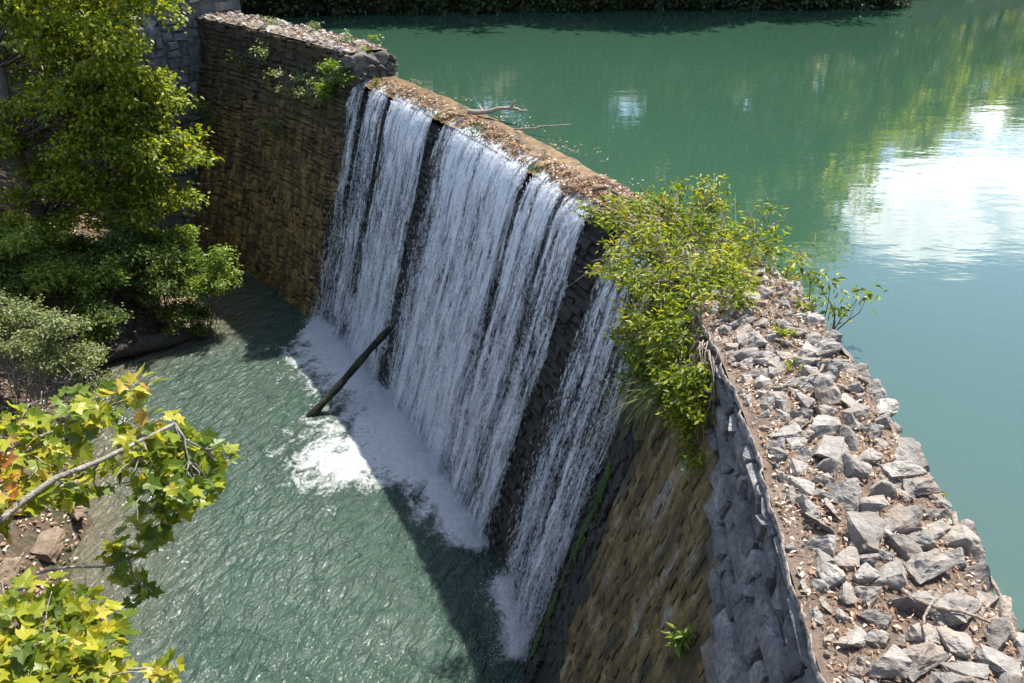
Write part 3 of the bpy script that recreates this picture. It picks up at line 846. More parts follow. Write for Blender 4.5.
sp = mk('spray', V, (np.arange(m)[:, None, None] * 5 + f0[None]).reshape(-1, 3), M['drop'])
tag(sp, 'white spray droplets thrown up at the foot of the falls', 'spray', kind='stuff')

# ------------------------------------------------------------------ vegetation builders
def leaves_geo(P, D, N, L, W, fold=.25):
    """folded pointed leaves. P base points, D unit direction, N rough normals, L lengths, W widths"""
    m = len(P)
    Sd = np.cross(D, N); Sd /= np.linalg.norm(Sd, axis=1)[:, None] + 1e-9
    Nn = np.cross(Sd, D)
    mid = P + D * (L * .45)[:, None]
    l = mid + Sd * (W * .5)[:, None] + Nn * (W * fold)[:, None]
    r = mid - Sd * (W * .5)[:, None] + Nn * (W * fold)[:, None]
    tip = P + D * L[:, None] - Nn * (L * .10)[:, None]
    V = np.stack([P, r, tip, l], 1).reshape(-1, 3)
    b = np.arange(m)[:, None] * 4
    F = np.concatenate([b + np.array([[0, 1, 2]]), b + np.array([[0, 2, 3]])], 0)
    return V, F
def rand_leaves(P, rg, L, W, droop=.4, up=.8, outward=None):
    m = len(P)
    D = rg.normal(0, 1, (m, 3)); D[:, 2] = D[:, 2] * .5 - droop
    if outward is not None: D += outward * .6
    D /= np.linalg.norm(D, axis=1)[:, None]
    N = rg.normal(0, .55, (m, 3)); N[:, 2] += up
    k = rg.uniform(.65, 1.25, m)
    return leaves_geo(P, D, N, L * k, W * k)

def plant(name, label, cat, base, clumps, leafmat, barkmat, n_leaf, L, W, seed, trunk=None, trunk_r=.15, stem_r=.03, droop=.4,
          flat=.6, group=None, sides=6, attach=.5, up=.8, stem_name='limb', twigs=3, rs=None):
    """clumps: list of (centre xyz, radius). each is fed by a limb from the trunk (or from the base)."""
    rg = np.random.default_rng(seed)
    base = np.asarray(base, float)
    root = empty(name, base)
    tag(root, label, cat, group)
    paths = []; Ps = []; Os = []
    if trunk is not None:
        tr = np.asarray(trunk, float); n = len(tr)
        tube('trunk', [(tr - base, np.linspace(trunk_r, trunk_r * .35, n))], barkmat, root, 9)
    tot = sum(r ** 2 for _, r in clumps)
    for c, r in clumps:
        c = np.asarray(c, float)
        if trunk is not None:
            k = np.argmin(np.abs(tr[:, 2] - (c[2] - attach * np.linalg.norm(c[:2] - tr[:, :2].mean(0)))))
            a = tr[min(max(k, 1), n - 1)]
        else:
            a = base + np.r_[rg.normal(0, .06, 2), 0]
            if rs: a = np.r_[base[:2] + (c[:2] - base[:2]) * rs + rg.normal(0, .12, 2), base[2]]
        p = bend(a, c, 7, .08, rg, .04)
        paths.append((p - base, np.linspace(stem_r, stem_r * .25, 7)))
        for _ in range(twigs):
            e = c + rg.normal(0, 1, 3) * np.array([r, r, r * flat]) * .75
            q = bend(p[rg.integers(3, 7)], e, 4, .03, rg, .05)
            paths.append((q - base, np.linspace(stem_r * .35, stem_r * .12, 4)))
        m = int(n_leaf * r ** 2 / tot)
        # sub clumps give light and dark tufts
        nsub = max(3, int(m / 45))
        sc = rg.normal(0, 1, (nsub, 3)); sc /= np.linalg.norm(sc, axis=1)[:, None]
        sc *= (rg.random(nsub) ** .45)[:, None] * np.array([r, r, r * flat])
        sub = rg.integers(0, nsub, m)
        pp = c + sc[sub] + rg.normal(0, r * .17 + L * .5, (m, 3)) * np.array([1, 1, .55])
        Ps.append(pp); Os.append((pp - c) / (r + 1e-6))
    if paths: tube(stem_name, paths, barkmat, root, 5)
    P = np.vstack(Ps); O = np.vstack(Os)
    V, F = rand_leaves(P, rg, L, W, droop, up, O)
    f = mk('foliage', V - base, F, leafmat, root); f['kind'] = 'stuff'
    return root

# ------------------------------------------------------------------ left bank tree and undergrowth
rg = np.random.default_rng(11)
def tiers(spec, seed):
    r_ = np.random.default_rng(seed); out = []
    for (x, y, z, rx, ry, rz, n, rr) in spec:
        for _ in range(n):
            d = r_.normal(0, 1, 3); d /= np.linalg.norm(d); d *= r_.random() ** .4
            out.append(((x + d[0] * rx, y + d[1] * ry, z + d[2] * rz), rr * r_.uniform(.7, 1.25)))
    return out
cl = tiers([(-13.2, 25.4, 1.8, 3.2, 2.0, 1.5, 36, .75), (-11.8, 25.2, .3, 1.7, 1.4, .9, 18, .6), (-13.6, 25.6, -.6, 2.6, 1.6, 1.3, 30, .7),
            (-12.1, 25.2, -2.0, 2.2, 1.5, 1.0, 24, .62), (-13.2, 25.4, -3.8, 2.6, 1.5, 1.1, 26, .6), (-15.6, 24.9, -2.6, 2.0, 1.6, 2.0, 18, .65), (-13, 26, 4.5, 3.5, 2.5, 2.0, 22, .9)], 3)
plant('bank_tree', 'large leafy tree with bright yellow green leaves on the left bank', 'tree', (-16.0, 25.5, -6.2), cl, M['leaf_tree'], M['bark'],
      48000, .175, .10, 21, trunk=[(-16.0, 25.5, -6.6), (-15.95, 25.4, -4.5), (-16.05, 25.4, -2), (-15.8, 25.5, .5), (-15.2, 25.6, 3), (-14.6, 25.7, 5.5)],
      trunk_r=.26, stem_r=.03, droop=.55, flat=.5, twigs=2)
cl = tiers([(-17.5, 29.5, 1.5, 3.0, 2.2, 3.0, 26, 1.0)], 5)
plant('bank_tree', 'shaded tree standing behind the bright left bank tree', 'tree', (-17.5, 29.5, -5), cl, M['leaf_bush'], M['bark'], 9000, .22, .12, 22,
      trunk=[(-17.5, 29.5, -5), (-17.4, 29.5, -2), (-17.6, 29.6, 1), (-17.5, 29.5, 4)], trunk_r=.22, stem_r=.05)
def bush(label, base, spec, mat, n, L, W, seed, bark='bark', **k):
    k['stem_r'] = min(k.get('stem_r', .02), .016); k['rs'] = .45
    return plant('bush', label, 'bush', base, tiers(spec, seed), M[mat], M[bark], n, L, W, seed, **k)
bush('rounded sunlit bush overhanging pool beside the shaded dam wall', (-10.9, 24.6, -7.9), [(-10.3, 24.0, -5.8, 1.1, .9, .8, 16, .42)], 'leaf_fresh', 5200, .12, .07, 41, stem_r=.03)
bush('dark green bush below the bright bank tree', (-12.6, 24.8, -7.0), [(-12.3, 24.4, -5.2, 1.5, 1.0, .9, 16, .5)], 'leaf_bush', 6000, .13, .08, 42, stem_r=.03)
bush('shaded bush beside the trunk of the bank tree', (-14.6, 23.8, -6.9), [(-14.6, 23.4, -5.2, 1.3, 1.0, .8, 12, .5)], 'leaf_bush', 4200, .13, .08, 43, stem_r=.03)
pb = bush('pale sprawling bush with bare grey twigs above the fallen trunk', (-14.2, 19.0, -7.4), [(-13.0, 18.4, -5.0, 1.5, 1.1, 1.1, 30, .42), (-11.9, 18.6, -6.2, .8, .9, .5, 8, .36)], 'leaf_pale', 15000, .085, .05, 44, bark='deadtwig', stem_r=.025, twigs=5)
rg = np.random.default_rng(45); pth = []
for i in range(46):
    a = np.array([-12.9, 18.5, -6.6]) + rg.normal(0, .5, 3); b = a + np.array([rg.uniform(-.3, 1.9), rg.uniform(-1.4, .8), rg.uniform(-.8, .9)])
    pth.append((bend(a, b, 5, .08, rg, .07) - np.array([-14.2, 19.0, -7.4]), np.linspace(.014, .004, 5)))
tube('bare_twigs', pth, M['deadtwig'], pb, 4)
bush('low bush at the foot of the wing wall', (-12.8, 27.6, -7.4), [(-12.6, 27.0, -6.2, 1.0, .9, .7, 9, .45)], 'leaf_bush', 2600, .13, .08, 46)
bush('bright bush in front of the trunk of the bank tree', (-13.6, 22.9, -7.2), [(-13.6, 22.6, -5.3, 1.4, .9, .9, 16, .45)], 'leaf_fresh', 6500, .12, .07, 48)
bush('olive bush just above the end of the fallen trunk', (-11.9, 24.0, -7.6), [(-11.9, 23.6, -5.7, 1.1, .8, .9, 14, .42)], 'leaf_bush', 5600, .12, .07, 49)
bush('tall scrub between the pale bush and the trunk of the bank tree', (-15.6, 22.0, -6.2), [(-15.3, 21.8, -4.3, 1.5, 1.0, 1.1, 16, .5)], 'leaf_fresh', 6500, .13, .08, 50)
bush('bushy undergrowth below the right side of the bank tree crown', (-13.0, 25.6, -6.9), [(-12.8, 25.2, -5.2, 1.5, .9, .9, 16, .5)], 'leaf_fresh', 6500, .13, .08, 58)
bush('low leafy undergrowth on the slope under the bank tree', (-14.6, 24.6, -6.6), [(-14.5, 24.3, -5.4, 1.5, .9, .7, 14, .5)], 'leaf_bush', 5500, .13, .08, 59)
bush('low green bush at the waterline below the rounded sunlit bush', (-11.3, 23.9, -8.0), [(-11.0, 23.6, -7.1, .9, .6, .5, 10, .34)], 'leaf_bush', 3000, .11, .065, 110)
bush('yellowish bush at the left edge below the bank tree crown', (-16.2, 23.6, -5.6), [(-16.0, 23.3, -4.0, 1.7, .9, 1.0, 16, .5)], 'leaf_tree', 6500, .13, .08, 111)
bush('leafy bush between the fallen trunk and the pale bush', (-13.2, 21.9, -7.6), [(-13.2, 21.8, -6.4, 1.1, .7, .7, 12, .4)], 'leaf_bush', 4200, .12, .07, 112)
# upper bank scrub behind
bush('dark scrub at the left edge of the picture', (-17.2, 22.0, -5.0), [(-17.0, 21.8, -3.6, 1.8, 1.4, 1.1, 12, .6)], 'leaf_bush', 4500, .14, .08, 47)

# fallen trunk along the waterline
tr = np.array([(-14.4, 21.0, -7.55), (-13.2, 21.9, -7.62), (-12.2, 22.6, -7.70), (-11.1, 23.5, -7.80), (-10.6, 23.9, -7.86)])
o = empty('fallen_trunk', (-12.4, 22.4, -8)); tag(o, 'dark fallen tree trunk lying along the left waterline', 'log')
bo = np.array([-12.4, 22.4, -8.0])
tf = np.linspace(0, 4, 26); trd = np.stack([np.interp(tf, np.arange(5), tr[:, j]) for j in range(3)], -1)
trd[:, 2] += .06 * (fbm(tf * 2, tf * 0 + 4) - .5) * 2; trd[:, 0] += .10 * (fbm(tf * 1.5, tf * 0 + 7) - .5) * 2
tube('trunk', [(trd - bo, np.interp(tf, np.arange(5), [.32, .31, .28, .24, .17]) * (.82 + .4 * fbm(tf * 3, tf * 0 + 2)))], M['bigbark'], o, 14)
tube('broken_stub', [(np.array([(-12.3, 22.5, -7.6), (-12.1, 22.2, -7.1), (-12.0, 22.1, -6.9)]) - bo, [.10, .07, .04])], M['bigbark'], o, 7)

# shore rocks and litter on the left bank
rgb = np.random.default_rng(77)
spots = [(-10.9, 23.9, .55), (-11.5, 23.9, .4), (-11.6, 18.6, .7), (-11.0, 17.2, .6), (-10.6, 15.7, .8), (-10.5, 14.5, .9), (-10.4, 13.2, 1.0), (-11.2, 14.0, .8), (-11.5, 15.6, .7), (-10.7, 12.2, .9)]
for i, (x, y, sz) in enumerate(spots):
    o = link('bank_rock', BROWN[i % 4]); o.location = (x, y, float(ground_z(np.array(x), np.array(y))) + .1)
    o.scale = (sz, sz * .9, sz * .55); o.rotation_euler = (.1, .1, rgb.uniform(0, 6))
    tag(o, 'brown rock at the left waterline below the sycamore leaves' if y < 20 else ('larger pale brown rock at the end of the fallen trunk' if sz > .5 else 'smaller brown rock tucked behind the fallen trunk'), 'rock', 'rocks along the left waterline' if y < 20 else 'rocks at the fallen trunk')
m = 9000
x = rgb.uniform(-18, -9.6, m); y = rgb.uniform(10, 29, m); d = np.interp(y, SH_Y, SH_X) - x
k = d > -.1; x, y = x[k], y[k]; z = ground_z(x, y) + .03
P = np.c_[x, y, z]; D = rgb.normal(0, 1, (len(x), 3)); D[:, 2] *= .25; D /= np.linalg.norm(D, axis=1)[:, None]
N = rgb.normal(0, .3, (len(x), 3)); N[:, 2] += 1; ll = rgb.uniform(.08, .16, len(x))
V, F = leaves_geo(P, D, N, ll, ll * .6)
tag(mk('leaf_litter', V, F, M['litter']), 'dead brown leaves strewn over the left bank', 'leaf litter', kind='stuff')

# log leaning in the fall
o = empty('log', (-5.6, 19.2, -8)); tag(o, 'dark mossy log leaning from the pool into the waterfall', 'log'); lo = np.array([-5.6, 19.2, -8.0])
A = np.array([-6.02, 18.95, -8.15]); Bq = np.array([-3.55, 20.62, -5.95])
tt = np.linspace(0, 1, 12)[:, None]; pts = A + (Bq - A) * tt + np.c_[.05 * np.sin(tt * 5), .04 * np.cos(tt * 6), .07 * np.sin(tt * 3.3)]
tube('trunk', [(pts - lo, np.linspace(.125, .10, 12) * (1 + .12 * np.sin(np.arange(12) * 2.1)))], M['wetlog'], o, 10)
tube('stub', [(np.array([pts[9], pts[9] + (.05, -.08, -.22)]) - lo, [.04, .015])], M['wetlog'], o, 5)
tube('stub', [(np.array([pts[5], pts[5] + (.02, -.10, -.12)]) - lo, [.035, .015])], M['wetlog'], o, 5)

# ------------------------------------------------------------------ shrubs on the dam
def crest_cl(spec, seed):
    r_ = np.random.default_rng(seed); out = []
    for (s0, s1, t0, t1, z0, z1, n, rr) in spec:
        for _ in range(n):
            s = r_.uniform(s0, s1); t = r_.uniform(t0, t1)
            xy = back(s) + nrm(s) * t
            out.append(((xy[0], xy[1], r_.uniform(z0, z1)), rr * r_.uniform(.7, 1.3)))
    return out
b_ = on_crest(np.array([11.2]), np.array([1.1]))[0]
plant('shrub', 'big yellow green shrub sprawling over the crest beside the spillway', 'shrub', b_,
      crest_cl([(9.8, 13.4, .0, 1.7, .25, .75, 34, .30), (10.0, 13.2, -.1, 1.2, .7, 1.15, 14, .16), (8.9, 10.6, 1.2, 2.0, .4, .9, 12, .26), (9.2, 12.8, 1.5, 2.4, -1.1, .5, 32, .30), (13.2, 14.6, .5, 1.6, .05, .3, 10, .22)], 51),
      M['leaf_shrub'], M['driftwood'], 9500, .115, .045, 52, stem_r=.014, droop=.15, flat=.85, stem_name='stems', twigs=6, rs=.75, up=.5)
b_ = on_crest(np.array([8.6]), np.array([1.85]))[0]
plant('shrub', 'bright lime shrub hanging over the edge above the ochre wall', 'shrub', b_,
      crest_cl([(7.7, 9.8, 1.7, 2.3, -.75, .5, 26, .24), (7.2, 8.2, 1.85, 2.1, -.8, .3, 10, .17)], 53),
      M['leaf_shrub'], M['driftwood'], 5200, .105, .045, 54, stem_r=.010, droop=.5, flat=.8, stem_name='stems', up=.5, rs=.6)
b_ = face(np.array([11.0]), np.array([-.7]), .05)[0]
plant('weed', 'soft pale green weed clinging beside the narrow fall', 'plant', b_,
      [(tuple(face(np.array([s_]), np.array([z_]), .3)[0]), .24) for s_, z_ in ((10.6, -.9), (10.9, -.6), (11.2, -1.0), (10.5, -1.3), (11.1, -.3), (10.2, -.8))],
      M['leaf_fresh'], M['bark'], 1500, .07, .04, 55, stem_r=.008, stem_name='stems')
b_ = on_crest(np.array([13.9]), np.array([1.1]))[0]
plant('creeping_plant', 'low bright green mat of creeping plant at the spillway end', 'plant', b_,
      [(tuple(on_crest(np.array([s_]), np.array([t_]))[0] + np.array([0, 0, .06])), .17) for s_, t_ in ((13.7, .9), (13.9, 1.1), (14.1, 1.0), (13.6, 1.15), (14.2, .8))],
      M['leaf_fresh'], M['bark'], 900, .05, .035, 56, stem_r=.006, flat=.3, stem_name='stems')
# thin sapling on the lake side
b_ = on_crest(np.array([9.0]), np.array([.03]))[0] - np.array([0, 0, .05])
sp0 = b_
plant('sapling', 'thin young sapling leaning over the lake from the crest', 'sapling', b_,
      [(tuple(sp0 + np.array(q)), r) for q, r in (((.02, .15, .62), .13), ((-.12, .2, .95), .12), ((-.30, .3, 1.05), .12), ((.28, .1, .80), .10), ((.45, .1, .86), .07), ((-.5, .4, 1.15), .10), ((.0, .1, .35), .06))],
      M['leaf_shrub'], M['bark'], 150, .12, .05, 57, stem_r=.012, stem_name='stems', twigs=1)
# small weeds
def weed(label, base, h, n, seed, mat='leaf_fresh', L=.09, W=.035, spread=.10, nst=4):
    r_ = np.random.default_rng(seed); base = np.asarray(base, float)
    root = empty('weed', base); tag(root, label, 'plant')
    pth = []; Ps = []
    for i in range(nst):
        e = np.array([r_.normal(0, spread), r_.normal(0, spread), h * r_.uniform(.6, 1)])
        p = bend((0, 0, 0), e, 6, .0, r_, .04); pth.append((p, np.linspace(.006, .003, 6)))
        k = r_.uniform(.25, 1, n // nst)
        Ps.append(np.stack([np.interp(k, np.linspace(0, 1, 6), p[:, j]) for j in range(3)], -1))
    tube('stems', pth, M['leaf_fresh'], root, 4)
    V, F = rand_leaves(np.vstack(Ps), r_, L, W, -.1, .8)
    f = mk('foliage', V, F, M[mat], root)
    return root
weed('lone fresh green weed growing out of the near wall face', face(np.array([5.25]), np.array([-2.0]), .04)[0], .75, 70, 61, L=.14, W=.045, spread=.09)
cw = lambda s, t: on_crest(np.array([s]), np.array([t]))[0]
weed('tiny yellow green weed among the crest rocks near the lime shrub', cw(7.4, 1.2), .22, 26, 62, 'leaf_shrub', .07, .03)
weed('small weed rising from the waterline rocks of the crest', cw(5.6, .02), .25, 30, 63, 'leaf_shrub', .08, .03)
weed('tiny weed at the waterline near the middle of the crest', cw(6.5, .05), .16, 20, 64, 'leaf_fresh', .06, .03)
weed('green weed at the right edge of the picture by the water', cw(3.95, -.10), .35, 40, 65, 'leaf_fresh', .10, .045)
weed('leafy sprig among pale rocks just past the lime shrub', cw(8.2, 1.0), .28, 60, 66, 'leaf_shrub', .08, .035, .16)
weed('leafy sprig beside the sapling on the crest', cw(8.9, .55), .26, 60, 67, 'leaf_shrub', .08, .035, .16)
# grass tuft hanging under the lime shrub
def grass(label, base, n, L, seed, hang, w=.008):
    r_ = np.random.default_rng(seed); base = np.asarray(base, float)
    V, F = [], []; b0 = 0
    for i in range(n):
        a = r_.normal(0, .12, 3) * np.array([1, 1, .4]); d = np.array([r_.normal(hang[0], .35), r_.normal(hang[1], .35), r_.uniform(.2, .9)]); l = L * r_.uniform(.5, 1.2)
        sd = np.cross(d, (0, 0, 1)); sd /= np.linalg.norm(sd) + 1e-6
        for j in range(5):
            u = j / 4; p = a + d * l * u * (1 - .15 * u) + np.array([0, 0, -1.25]) * l * u * u
            ww = w * (1 - u * .9); V += [p - sd * ww, p + sd * ww]
            if j: F.append((b0 + 2 * j - 2, b0 + 2 * j - 1, b0 + 2 * j + 1, b0 + 2 * j))
        b0 += 10
    o = mk('grass_tuft', np.array(V), F, M['grass']); o.location = base
    return tag(o, label, 'grass', kind='thing')
grass('long green grass tuft drooping over the ochre wall', face(np.array([9.0]), np.array([-.75]), .08)[0], 150, .75, 71, (-.8, -.2))
grass('thin grass tuft hanging beside the pale green weed', face(np.array([10.3]), np.array([-1.1]), .08)[0], 60, .7, 72, (-.8, -.2))

# moss strip down the dark wall beside the narrow fall
rgm = np.random.default_rng(73); m = 7000
v = 2.9 + 4.4 * rgm.random(m) ** 1.2; s = 10.35 - (v - 1.6) * .05 + rgm.normal(0, .16, m) * (1 - .09 * v) + .12 * (fbm(v * 1.5, v * 0) - .5)
km = fbm(s * 5, v * 2.2, 3) > .45; s, v = s[km], v[km]; m = len(s)
P = face(s, -v, .03 + rgm.random(m) * .035); n2 = nrm(s)
D = np.c_[n2, -.8 * np.ones(m)] + rgm.normal(0, .4, (m, 3)); D /= np.linalg.norm(D, axis=1)[:, None]
ll = rgm.uniform(.03, .07, m); V, F = leaves_geo(P, D, np.c_[n2, np.ones(m)], ll, ll * .7)
o = dmk('moss', V, F, M['moss']); o['kind'] = 'stuff'

m = 5000
s = rgm.uniform(13.8, 28.5, m); u = rgm.uniform(.5, 1.0, m)
km = (fbm(s * 1.6 + 9, u * 3, 3) > .55); s, u = s[km], u[km]; m = len(s); w_ = width(s)
P = np.c_[back(s) + nrm(s) * (u * w_)[:, None], spill_z(s, u * w_) + .02]
D = rgm.normal(0, .6, (m, 3)) + np.array([-.4, -.2, .5]); D /= np.linalg.norm(D, axis=1)[:, None]
ll = rgm.uniform(.03, .08, m); V, F = leaves_geo(P, D, rgm.normal(0, 1, (m, 3)), ll, ll * .5)
o = dmk('sill_moss', V, F, M['moss']); o['kind'] = 'stuff'

# plants on the far abutment wall
def wall_plant(label, s_, z_, r, n, L, seed, mat='leaf_pale', k=5, top=False):
    r_ = np.random.default_rng(seed)
    b = face(np.array([s_]), np.array([z_]), .02)[0] if not top else np.r_[back(s_) + nrm(s_) * z_, ABZ]
    nn_ = np.r_[nrm(s_), 0]
    c = [(tuple(b + nn_ * (.2 if not top else 0) + r_.normal(0, r * .7, 3) * np.array([1, 1, .9]) + np.array([0, 0, r * (.7 if top else .1)])), r * .6) for _ in range(k)]
    plant('wall_plant', label, 'plant', b, c, M[mat], M['deadtwig'], n, L, L * .5, seed, stem_r=.012, stem_name='stems')
wall_plant('pale leafy plant growing high on the shaded abutment wall', 34.6, .1, .34, 420, .15, 81)
wall_plant('pale straggly plant on the abutment wall below its middle', 32.4, -.55, .40, 420, .14, 82)
wall_plant('pale drooping plant with bare twigs near the spillway end', 30.4, -.6, .42, 420, .14, 83)
wall_plant('bright green bushy plant at the spillway end of the abutment', 29.3, .15, .46, 1100, .14, 84, 'leaf_fresh', 8)
wall_plant('dark green sprig near the shaded wall corner', 36.4, -.3, .30, 200, .15, 85, 'leaf_bush')
wall_plant('dark ivy like plant low on the abutment wall', 33.2, -2.2, .36, 200, .14, 86, 'leaf_bush')
wall_plant('small plant standing on the rubble near the spillway end', 30.3, .8, .22, 90, .12, 87, 'leaf_pale', 4, True)
wall_plant('sprig standing on the outer corner of the abutment', 28.95, .5, .26, 110, .12, 88, 'leaf_fresh', 4, True)
wall_plant('sprig on the middle of the abutment top', 33.0, .5, .24, 80, .12, 89, 'leaf_pale', 4, True)
wall_plant('tiny sprig on the far third of the abutment top', 35.6, .9, .20, 60, .12, 90, 'leaf_fresh', 4, True)
wall_plant('green plant at the dark inner corner with the wing wall', 38.3, -2.6, .45, 260, .15, 92, 'leaf_bush')

# ------------------------------------------------------------------ litter and driftwood on the crest
rgl = np.random.default_rng(91)
def litter_on(name, label, s0, s1, t0, t1, n, zfun, lr, clump=None, twig_n=0):
    s = rgl.uniform(s0, s1, n * 3); t = rgl.uniform(t0, t1, n * 3)
    if clump is not None:
        k = fbm(s * 2.1 + clump, t * 2.6, 3) + rgl.normal(0, .06, len(s)) > .49; s, t = s[k], t[k]
    s, t = s[:n], t[:n]; m = len(s); w = width(s); t = t * w
    xy = back(s) + nrm(s) * t[:, None]
    P = np.c_[xy, zfun(s, t) + rgl.uniform(.004, .05, m)]
    D = rgl.normal(0, 1, (m, 3)); D[:, 2] *= .25; D /= np.linalg.norm(D, axis=1)[:, None]
    N = rgl.normal(0, .4, (m, 3)); N[:, 2] += 1; ll = rgl.uniform(*lr, m)
    wd = np.where(rgl.random(m) < .45, .14, .55)
    V, F = leaves_geo(P, D, N, ll * np.where(wd < .3, 1.5, 1), ll * wd)
    return tag(mk(name, V, F, M['litter']), label, 'leaf litter', kind='stuff')
litter_on('leaf_litter', 'dry leaf and twig litter between the rocks of the near crest', 1.5, 13.5, .05, .97, 13000, lambda s, t: crest_z(s, t), (.025, .075))
litter_on('leaf_litter', 'wet brown leaves caught in heaps along the spillway sill', S_SPILL0, 27.5, .46, .94, 5000, lambda s, t: spill_z(s, t) + .03, (.05, .12), 3.0)
litter_on('leaf_litter', 'leaves and bark heaped at the shrub end of the spillway', 13.2, 16.5, .15, .9, 4500, lambda s, t: np.maximum(spill_z(s, t), 0.02) + .05 * rgl.random(len(s)), (.05, .12))
litter_on('leaf_litter', 'dry leaves over the rubble of the abutment top', S_SPILL1, SMAX - .5, .05, .95, 2500, lambda s, t: abut_z(s, t) + .04, (.04, .10))

m = 420                                   # leaves floating against the sill
s = rgl.uniform(14, 28, m); t = -np.abs(rgl.normal(0, .35, m)) - .02
k = fbm(s * 1.2 + 31, t * 2, 3) > .5; s, t = s[k], t[k]; m = len(s)
P = np.c_[back(s) + nrm(s) * t[:, None], np.full(m, .006)]
D = rgl.normal(0, 1, (m, 3)); D[:, 2] = 0; D /= np.linalg.norm(D, axis=1)[:, None]; ll = rgl.uniform(.04, .10, m)
V, F = leaves_geo(P, D, np.tile([0, 0, 1.0], (m, 1)), ll, ll * .5, .02)
V[:, 2] = np.maximum(V[:, 2], .004)
tag(mk('floating_leaves', V, F, M['litter']), 'fallen leaves floating on the lake against the spillway', 'leaf litter', kind='stuff')
def stick(label, a, b, r, mat='driftwood', forks=(), name='stick', jit=.03, cat='stick'):
    a = np.asarray(a, float); b = np.asarray(b, float)
    p = bend(a, b, 8, .02, rgl, jit)
    o = tube(name, [(p - a, np.linspace(r, r * .55, 8) * (1 + .06 * np.sin(np.arange(8) * 2.3)))] +
             [(bend(p[k] - a, np.asarray(e, float) - a, 4, .02, rgl, .04), np.linspace(r * .6, r * .3, 4)) for k, e in forks], M[mat], None, 6)
    o.location = a
    return tag(o, label, cat)
sz_ = lambda s, t, dz=.0: np.r_[back(s) + nrm(s) * t, float(spill_z(np.array(s), np.array(t))) + dz]
p1 = sz_(22.6, .55, .10); p2 = sz_(21.35, -.25, .38)
stick('pale forked driftwood branch caught on the spillway above a leaf heap', p1, p2, .075, forks=((6, p2 + np.array([.25, -.15, .0])), (6, p2 + np.array([-.05, .05, .20])), (2, p1 + np.array([.3, .1, .15]))))
stick('thin straight stick poking out over the lake from the spillway', sz_(20.6, .25, .05), sz_(19.5, -.75, .34), .022)
stick('dark branch lying across the leaf heap at the shrub end', sz_(15.6, .9, .10), sz_(14.6, .45, .22), .045, 'bark', jit=.05)
stick('second dark crooked branch in the leaf heap at the shrub end', sz_(15.0, 1.0, .10), sz_(14.2, .75, .20), .035, 'bark', jit=.06)
stick('long dry stick crossing the rocks near the bottom edge', cw(3.85, 1.15) + (0, 0, .16), cw(3.55, .62) + (0, 0, .18), .020)
stick('pale stick lying between the lowest rocks on the crest', cw(3.25, 1.25) + (0, 0, .14), cw(3.75, .95) + (0, 0, .16), .016)
stick('thick weathered driftwood piece at the bottom right waterline', cw(3.9, .32) + (0, 0, .22), cw(3.1, .12) + (0, 0, .24), .045, jit=.04)
stick('long slender driftwood pole along the waterline rocks', cw(5.1, .22) + (0, 0, .20), cw(4.05, .14) + (0, 0, .22), .028)
stick('short pale stick beside the small crest rocks', cw(8.0, 1.2) + (0, 0, .12), cw(7.6, .95) + (0, 0, .14), .016)
stick('pale stick lying across the middle of the crest', cw(7.3, .85) + (0, 0, .14), cw(7.0, 1.15) + (0, 0, .14), .016)

# ------------------------------------------------------------------ far shore
rgf = np.random.default_rng(123)
def far_tree_proto(i, h, r):
    cl_ = []
    for _ in range(44):
        d = rgf.normal(0, 1, 3); d /= np.linalg.norm(d); d *= rgf.random() ** .4
        zc = h * .51 + d[2] * h * .49
        cl_.append(((d[0] * r * (1.1 - .45 * max(0, d[2])), d[1] * r * (1.1 - .45 * max(0, d[2])), zc), r * .30 * rgf.uniform(.7, 1.3)))
    return plant('far_tree', 'tall green tree on the far shore, seen only as a reflection in the lake', 'tree', (0, 0, 0), cl_, M['leaf_far'], M['bark'], 7500, .42, .27, 200 + i,
                 trunk=[(0, 0, -.5), (.1, 0, h * .25), (-.1, .1, h * .5), (0, 0, h * .8)], trunk_r=.28, stem_r=.07, group='trees on the far lake shore')
protos = [far_tree_proto(0, 15, 4.2), far_tree_proto(1, 13, 4.6), far_tree_proto(2, 17, 4.4)]
spots = []
for x in np.arange(-20, 21, 3.6):
    spots.append((x + rgf.uniform(-1, 1), float(far_shore(x)) + rgf.uniform(2.2, 4.5), rgf.uniform(.9, 1.1)))
for x in np.arange(-18, 22, 7):
    spots.append((x + rgf.uniform(-1, 1), float(far_shore(x)) + rgf.uniform(8, 12), rgf.uniform(1.0, 1.25)))
for x in np.arange(22, 90, 3.2):
    spots.append((x + rgf.uniform(-1, 1), float(far_shore(x)) + rgf.uniform(2, 7), rgf.uniform(.52, .68)))
used = [False] * 3
for i, (x, y, k) in enumerate(spots):
    j = i % 3
    if not used[j]: o = protos[j]; used[j] = True
    else:
        src = protos[j]; o = src.copy(); COL.objects.link(o)
        for ch in src.children:
            c = ch.copy(); COL.objects.link(c); c.parent = o
    o.location = (x, y, float(ground_z(np.array(x), np.array(y))) - .1)
    o.rotation_euler = (0, 0, rgf.uniform(0, 6.28)); o.scale = (k, k, k)
# low overhanging bushes along the far waterline
for i, x in enumerate(np.arange(-15, 20, 1.7)):
    y = float(far_shore(x)) + .5
    z = 0.0
    plant('shore_bush', 'overhanging bush coloured dark for tree shade on the far waterline at the top edge', 'bush', (x, y + .4, -.1),
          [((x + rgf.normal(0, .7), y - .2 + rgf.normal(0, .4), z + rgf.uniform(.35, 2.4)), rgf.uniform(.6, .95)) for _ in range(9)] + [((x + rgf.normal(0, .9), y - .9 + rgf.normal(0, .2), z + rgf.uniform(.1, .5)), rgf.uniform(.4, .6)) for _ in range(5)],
          M['leaf_shade_dark'], M['bark'], 3000, .24, .13, 400 + i, group='bushes along the far waterline', stem_r=.03, stem_name='stems')

